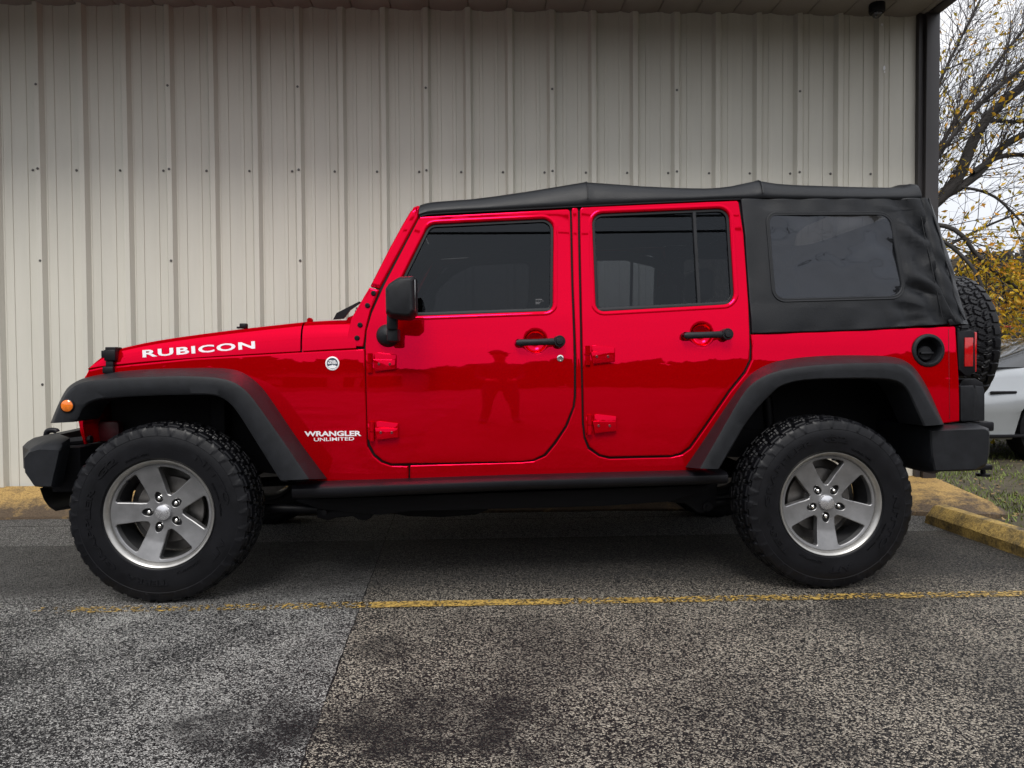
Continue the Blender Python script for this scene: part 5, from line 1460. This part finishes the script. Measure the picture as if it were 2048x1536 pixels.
# ------------------------------------------------------------------ red canopy and dark shed far right
q = U(2000, 655, 24.0)
can = root(empty('red_canopy', (q.x+4, 26, .06), 'long dark carport with a bright red roof edge far beyond the silver car', 'carport'))
bm = bmesh.new(); box(bm, (q.x-1.5, 24.0, q.z-.07), (q.x+14, 24.25, q.z+.07), .02); finish(bm, 'roof_edge', mat('red_fascia', (.55, .02, .02), .4), can)
bm = bmesh.new(); box(bm, (q.x-1.4, 24.3, q.z-.03), (q.x+13.9, 30, q.z+.04)); finish(bm, 'roof', M['brown'], can)
bm = bmesh.new(); box(bm, (q.x-1.2, 29.0, .06), (q.x+13.7, 29.3, q.z-.04)); finish(bm, 'rear_wall', mat('shed_grey', (.10, .10, .11), .7, var=.3, vscale=1.5), can)
for k in range(5):
    bm = bmesh.new(); box(bm, (q.x-1.2+k*3.6, 24.3, .06), (q.x-1.08+k*3.6, 24.42, q.z-.04)); finish(bm, 'post', M['brown'], can)

# ------------------------------------------------------------------ trees
M['bark'] = mat('bark', (.030, .027, .025), .85, var=.5, vscale=9, bump=1, bscale=26, stretch=(1, 1, .5))
M['twig'] = mat('twig_bark', (.026, .021, .020), .8, var=.3, vscale=5)
def leafmat(name, a, b_, c_):
    m = bpy.data.materials.new(name); m.use_nodes = True; nt = m.node_tree; bs = nt.nodes['Principled BSDF']
    g = nt.nodes.new('ShaderNodeNewGeometry'); r = ramp(nt, [(0, a), (.5, b_), (1, c_)]); nt.links.new(g.outputs['Random Per Island'], r.inputs[0]); nt.links.new(r.outputs[0], bs.inputs['Base Color'])
    bs.inputs['Roughness'].default_value = .55
    t = nt.nodes.new('ShaderNodeBsdfTranslucent'); nt.links.new(r.outputs[0], t.inputs[0]); mx_ = nt.nodes.new('ShaderNodeMixShader'); mx_.inputs[0].default_value = .35
    out = nt.nodes['Material Output']; nt.links.new(bs.outputs[0], mx_.inputs[1]); nt.links.new(t.outputs[0], mx_.inputs[2]); nt.links.new(mx_.outputs[0], out.inputs[0]); return m
M['leaf'] = leafmat('autumn_leaf', (.24, .22, .02), (.70, .46, .02), (.62, .26, .02))
class Tree:
    def __init__(s, seed): s.R = random.Random(seed); s.limbs = bmesh.new(); s.tw = bmesh.new(); s.lf = bmesh.new(); s.nl = 0; s.ls = .078
    def tube(s, bm, pts, r0, r1, seg):
        n = len(pts); tube(bm, pts, [r0+(r1-r0)*(i/(n-1))**.8 for i in range(n)], seg, cap=False)
    def wig(s, p, d, L, n, jit, up=0):
        pts = [p.copy()]; d = d.normalized()
        for i in range(n):
            d = (d+Vector((s.R.gauss(0, jit), s.R.gauss(0, jit), s.R.gauss(0, jit)+up))).normalized(); p = p+d*(L/n); pts.append(p)
        return pts, d
    def leaf(s, p, size):
        R = s.R; a = Vector((R.gauss(0, 1), R.gauss(0, 1), R.gauss(0, 1)-.6)).normalized(); b_ = a.orthogonal().normalized(); b_.rotate(Matrix.Rotation(R.random()*6.3, 3, a))
        L = size*R.uniform(.7, 1.3); W = L*.42; nrm = a.cross(b_)*.12*L
        v = [p, p+a*L*.45+b_*W*.55+nrm, p+a*L, p+a*L*.45-b_*W*.55+nrm]
        vs = [s.lf.verts.new(q) for q in v]; s.lf.faces.new((vs[0], vs[1], vs[2])); s.lf.faces.new((vs[0], vs[2], vs[3])); s.nl += 1
    def grow(s, p, d, L, r, lev, leafp, bias=Vector((0,0,0)), maxlev=3):
        R = s.R; n = 6 if lev < 2 else 4
        pts, dd = s.wig(p, d, L, n, .13 if lev < 2 else .2, .01)
        s.tube(s.tw if lev > 0 else s.limbs, pts, r, r*.35, 5 if lev < 2 else 3)
        if lev >= 1:
            for q in pts[1:]:
                lp_ = leafp(q)
                k = int(lp_) + (R.random() < lp_-int(lp_))
                for _ in range(k): s.leaf(q+Vector((R.gauss(0, .04), R.gauss(0, .04), R.gauss(0, .04))), s.ls)
        if lev < maxlev:
            for i in range(1, len(pts)):
                for _ in range(1):
                    if R.random() < (.8 if lev < 2 else .55):
                        ax = (pts[i]-pts[i-1]).normalized(); o = ax.orthogonal().normalized(); o.rotate(Matrix.Rotation(R.random()*6.3, 3, ax))
                        nd = (ax*1.0+o*R.uniform(.45, .95)+bias).normalized()
                        s.grow(pts[i], nd, L*R.uniform(.38, .66)*(1.1-.4*i/len(pts)), r*.5*(1-.5*i/len(pts))+.0008, lev+1, leafp, bias, maxlev)
    def emit(s, rootobj):
        finish(s.limbs, 'limb', M['bark'], rootobj, 60); finish(s.tw, 'twigs', M['twig'], rootobj, 60)
        if s.nl: finish_raw(s.lf, 'leaves', M['leaf'], rootobj, 60)
TY = 6.2
def T(px, py, dy=0): return U(px, py, TY+dy)
tb_ = T(1792, 500)
tree = root(empty('autumn_tree', (tb_.x-.15, TY, .06), 'nearly bare tree with thick dark limbs and scattered yellow leaves beside the building corner', 'tree'))
t = Tree(11)
trunk = bmesh.new(); pts = [Vector((tb_.x-.22, TY, -.05)), Vector((tb_.x-.18, TY, .25)), Vector((tb_.x-.12, TY+.02, .9)), Vector((tb_.x-.08, TY, 1.5)), Vector((tb_.x, TY, tb_.z))]
tube(trunk, smooth_path(pts, 2), [.30, .27, .24]+[.22]*14, 12) if False else tube(trunk, resample(smooth_path(pts, 2), 12), [.28, .22, .19, .18, .17, .16, .15, .14, .13, .12, .11, .10], 12)
finish(trunk, 'trunk', M['bark'], tree, 60)
def lfp(q):
    z = q.z
    return interp([(.9, 1.0), (1.6, 1.2), (2.2, .9), (2.7, .35), (3.2, .11), (5, .05)], z)
limbs = [
 ([(1792,500),(1830,440),(1862,412),(1900,380),(1925,340),(1945,280),(1985,220),(2055,165),(2150,90)], .09, .045, 0),
 ([(1890,390),(1930,368),(1960,345),(2005,290),(2060,262),(2160,230)], .06, .03, .15),
 ([(1945,345),(1985,318),(2020,308),(2070,312),(2170,290)], .04, .017, .3),
 ([(1830,450),(1870,448),(1905,455),(1930,475),(1950,508),(1985,540),(2010,560),(2060,592),(2150,640)], .032, .018, -.3),
 ([(1920,374),(1960,380),(1995,395),(2030,430),(2070,475),(2160,520)], .019, .010, -.2),
 ([(1962,245),(1990,240),(2030,245),(2080,235),(2150,250)], .03, .016, .25),
 ([(1800,470),(1850,350),(1900,255),(1990,130),(2080,20),(2160,-60)], .035, .014, .5),
 ([(1800,470),(1835,300),(1870,180),(1930,60),(1990,-60)], .035, .012, .8),
 ([(1800,480),(1860,330),(1950,215),(2060,120),(2160,60)], .035, .014, -.6),
 ([(1810,470),(1875,470),(1935,520),(1962,560),(1975,620),(1985,700)], .03, .012, -.5),
 ([(1800,520),(1870,505),(1935,470),(2000,440),(2060,420)], .028, .012, .6),
 ([(1800,560),(1880,600),(1960,585),(2050,560),(2150,560)], .03, .012, .9)]
for li, (px, r0, r1, dy) in enumerate(limbs):
    pts = []
    for i, (a, b_) in enumerate(px):
        k = min(1, i/3); pts.append(T(a, b_, dy*k))
    if li in (6, 7, 8): pts[0] = T(1795, 490)
    pts = resample(smooth_path(pts, 2), 22); n = len(pts)
    tube(t.limbs, pts, [r0+(r1-r0)*(i/(n-1)) for i in range(n)], 9, cap=False)
    for i in range(3, n):
        for _ in range(4 if li in (6, 7, 8) else 3 if li in (0, 1) else 1):
            ax = (pts[i]-pts[i-1]).normalized(); o = ax.orthogonal().normalized(); o.rotate(Matrix.Rotation(t.R.random()*6.3, 3, ax))
            bias = Vector((.28, 0, .35)) if pts[i].z > 2.4 else Vector((.05, 0, -.05))
            if t.R.random() < .85: t.grow(pts[i], ax+o*t.R.uniform(.35, .9)+bias, t.R.uniform(.55, 1.5), .006+.12*(r1)*t.R.random(), 1, lfp, bias*.45, 3)
t.emit(tree)
# brushy tree farther back, low
def backtree(x, y, h, seed, label, leafk=1.2):
    e = root(empty('autumn_tree', (x, y, .05), label, 'tree', 'yellow leaved trees behind the parked car'))
    t = Tree(seed); t.ls = .085; trk = bmesh.new(); tube(trk, [(x, y, -.05), (x+.05, y, h*.25), (x, y+.05, h*.45)], [.16, .13, .10], 9); finish(trk, 'trunk', M['bark'], e, 60)
    for k in range(13):
        z = h*(.12+.35*k/13); a = k*2.4; t.grow(Vector((x, y, z)), Vector((cos(a), sin(a), .55)), h*.36*t.R.uniform(.7, 1.1), .045, 0, lambda q: leafk, Vector((0, 0, .06)), 3)
    t.emit(e)
q = U(2010, 640, 11); backtree(q.x, 11, 3.6, 21, 'small brushy tree with yellow and brown leaves above the silver car', .13)
q = U(1935, 640, 15); backtree(q.x, 15, 4.6, 22, 'yellow leaved tree seen between the spare wheel and the building corner', .08)
q = U(2075, 640, 17); backtree(q.x, 17, 5.0, 23, 'farthest right yellow leaved tree at the picture edge', .13)
# conifer at the right edge
q = U(2068, 480, 34); e = root(empty('pine_tree', (q.x, 34, .05), 'dark green conifer far away at the right edge of the view', 'tree'))
bm = bmesh.new(); tube(bm, [(q.x, 34, -.05), (q.x, 34, 8.2)], [.22, .05], 8); finish(bm, 'trunk', M['bark'], e)
bm = bmesh.new(); R = random.Random(9)
for k in range(5200):
    z = 1.6+6.9*R.random()**.9; rr = 1.55*(1-(z-1.6)/7.2)*sqrt(R.random())+.1; a = R.random()*6.3; p_ = Vector((q.x+rr*cos(a), 34+rr*sin(a), z-rr*.25))
    if noise.noise(p_*1.3) < -.15: continue
    d = Vector((cos(a), sin(a), R.uniform(-.3, .3)))*.28; s_ = Vector((-sin(a), cos(a), R.uniform(-.5, .5)))*.05
    bm.faces.new([bm.verts.new(v) for v in (p_-s_, p_+s_, p_+d)])
finish_raw(bm, 'crown', mat('needles', (.025, .05, .028), .7, var=.5, vscale=2), e)
# overhead wires
M['wire'] = mat('cable_black', (.02, .02, .02), .6)
wl_ = [(505, 500, 26), (478, 470, 26), (487, 492, 27), (519, 512, 27), (452, 430, 25)]
labs = ['thick overhead cable crossing low behind the tree branches', 'thin overhead cable just above the thick one', 'second thin overhead cable between the upper and lower cables', 'lowest overhead cable above the far leafy trees', 'highest thin overhead cable sloping up to the right']
for (a, b_, yy), lb in zip(wl_, labs):
    p0 = U(1700, a+3, yy); p1 = U(2300, b_-4, yy); bm = bmesh.new(); pts = [p0.lerp(p1, k/20)-Vector((0, 0, .35*(1-((k-10)/10)**2))) for k in range(21)]
    tube(bm, pts, .022 if 'thick' in lb.split()[0] else .013, 5); o_ = finish(bm, 'overhead_cable', M['wire']); tagp(o_, lb, 'cable', 'cables crossing behind the tree')

# ------------------------------------------------------------------ across the lot (mirrored in paint; tree belt sides added to dim wall ribs)
bm = bmesh.new(); R = random.Random(4)
for k in range(42000):
    front = k < 12000; an = R.uniform(-1.9, 1.9) if front else R.choice((-1, 1))*R.uniform(1.9, pi); x = an*35; h = 5.4+(abs(an)*1.5 if front else 2.85-3.6*(abs(an)-1.9))+1.8*noise.noise(Vector((x*.09, 0, 0)))+1.4*noise.noise(Vector((x*.35, 2, 0)))
    z = h*R.random()**.8; rd_ = (46-10*abs(an)/1.9 if front else 36+14*(abs(an)-1.9)/1.24)+R.uniform(-3, 3); p_ = Vector((rd_*sin(an), -rd_*cos(an), z)); s_ = R.uniform(.3, .8) if front else R.uniform(.10, .32)
    a = Vector((R.gauss(0, 1), R.gauss(0, .4), R.gauss(0, 1))).normalized()*s_; b_ = a.cross(Vector((R.gauss(0, .3), 1, R.gauss(0, .3)))).normalized()*s_
    bm.faces.new([bm.verts.new(v) for v in (p_-a, p_+b_, p_+a, p_-b_)])
o_ = finish_raw(bm, 'distant_treeline', mat('treeline_dark', (.040, .032, .022), .9, var=.6, vscale=.5), kind='stuff')
tagp(o_, 'dark brown far-off belt of trees low on the horizon, its unseen sides added to cut side light', 'treeline')
shop = root(empty('shop_building', (-10, -40, 0), 'low flat roofed shop across the parking lot, mirrored in the red paint', 'building'))
bm = bmesh.new(); box(bm, (-24, -44, 0), (-3, -36, 3.7)); finish(bm, 'wall', mat('shop_wall', (.30, .26, .22), .8, vscale=1), shop)
bm = bmesh.new(); box(bm, (-24.3, -44.3, 3.72), (-2.7, -35.7, 4.2)); finish(bm, 'roof', M['brown'], shop)
for k in range(5):
    bm = bmesh.new(); box(bm, (-22.5+k*4, -35.97, .8), (-19.9+k*4, -35.9, 2.8)); finish(bm, 'window', M['under'], shop)

# ------------------------------------------------------------------ the photographer, standing behind the camera, mirrored in the door
def skin_body(name, joints, edges, m, parent=None, sub=2):
    me = bpy.data.meshes.new(name); me.from_pydata([j[0] for j in joints], edges, [])
    o = bpy.data.objects.new(name, me); C.objects.link(o)
    sk = o.modifiers.new('skin', 'SKIN'); sk.use_smooth_shade = True
    for i, j in enumerate(joints):
        me.skin_vertices[0].data[i].radius = (j[1], j[2] if len(j) > 2 else j[1])
    me.skin_vertices[0].data[0].use_root = True
    ss = o.modifiers.new('sub', 'SUBSURF'); ss.levels = sub; ss.render_levels = sub
    dg = bpy.context.evaluated_depsgraph_get(); m2 = bpy.data.meshes.new_from_object(o.evaluated_get(dg))
    bpy.data.objects.remove(o); o = bpy.data.objects.new(name, m2); C.objects.link(o); m2.materials.clear(); m2.materials.append(m)
    for p_ in m2.polygons: p_.use_smooth = True
    if parent: o.parent = parent; o.matrix_parent_inverse = PINV.get(parent.name, Matrix())
    return o
PX, PY = CL.x+.22, CL.y-.50
def V(x, y, z): return (PX+x, PY+y, z)
skin = mat('skin', (.42, .25, .18), .5); shirt = mat('dark_jacket', (.05, .055, .07), .8); jeans = mat('blue_jeans', (.04, .06, .12), .8)
J = [(V(0,0,.93), .14, .11), (V(0,0,1.10), .15, .10), (V(0,.01,1.28), .17, .11), (V(0,.0,1.40), .15, .09), (V(0,.0,1.47), .055), (V(0,.02,1.53), .055),
     (V(0,.03,1.60), .078, .092), (V(0,.03,1.68), .075, .09), (V(0,.02,1.73), .05, .06)]
E_ = [(i, i+1) for i in range(8)]
def add(prev, *js):
    for j in js: J.append(j); E_.append((prev, len(J)-1)); prev = len(J)-1
    return prev
for s in (-1, 1):
    h = add(0, (V(s*.09,0,.86), .095), (V(s*.12,.02,.50), .06), (V(s*.14,-.02,.10), .04), (V(s*.15,.02,.045), .04), (V(s*.17,.14,.03), .035))
    a = add(3, (V(s*.17,0,1.39), .06), (V(s*.21,.03,1.13), .045), (V(s*.11,.30,1.03), .032), (V(s*.075,.36,1.02), .032))
    for k in range(4): add(a, (V(s*(.06-.006*k), .40+.004*k, 1.045-.018*k), .009), (V(s*(.035), .425+.002*k, 1.048-.019*k), .008))
    add(a, (V(s*.07, .385, 1.06), .010), (V(s*.05, .40, 1.075), .009))
person = skin_body('person', J, E_, shirt)
tagp(person, 'person in dark jacket and jeans holding up a phone, mirrored in the red front door', 'person')
for mm in (skin, jeans): person.data.materials.append(mm)
for p_ in person.data.polygons:
    c = p_.center
    if c.z < .92: p_.material_index = 2
    elif c.z > 1.47 or (c.y > PY+.27): p_.material_index = 1
bm = bmesh.new(); bmesh.ops.create_uvsphere(bm, u_segments=16, v_segments=10, radius=.105, matrix=Matrix.Translation(V(0, .01, 1.685)) @ Matrix.Diagonal((.9, 1.05, .9, 1)))
lathe(bm, [(.10, 0), (.112, .002), (.10, .010)], c=V(0, .03, 1.69), axis='Z', seg=20)
finish(bm, 'cap', shirt, person, 60)
bm = bmesh.new(); box(bm, (CL.x-.075, CL.y-.035, CL.z-.045), (CL.x+.075, CL.y-.025, CL.z+.03), .004)
ph = finish(bm, 'phone', M['plastic_dark']); tagp(ph, 'black phone held up in both hands by the person taking the picture', 'phone')

for k, (z, yy) in enumerate(((10.3, -15.0), (11.0, -15.4))):
    bm = bmesh.new(); tube(bm, [(-30+3*i, yy, z-.9*(1-((i-10)/10)**2)+.02*i) for i in range(21)], .035, 5)
    o_ = finish(bm, 'overhead_cable', M['wire']); tagp(o_, ('lower', 'upper')[k]+' of two cables across the lot, mirrored as thin lines near the door window tops', 'cable', 'cables mirrored in the paint')
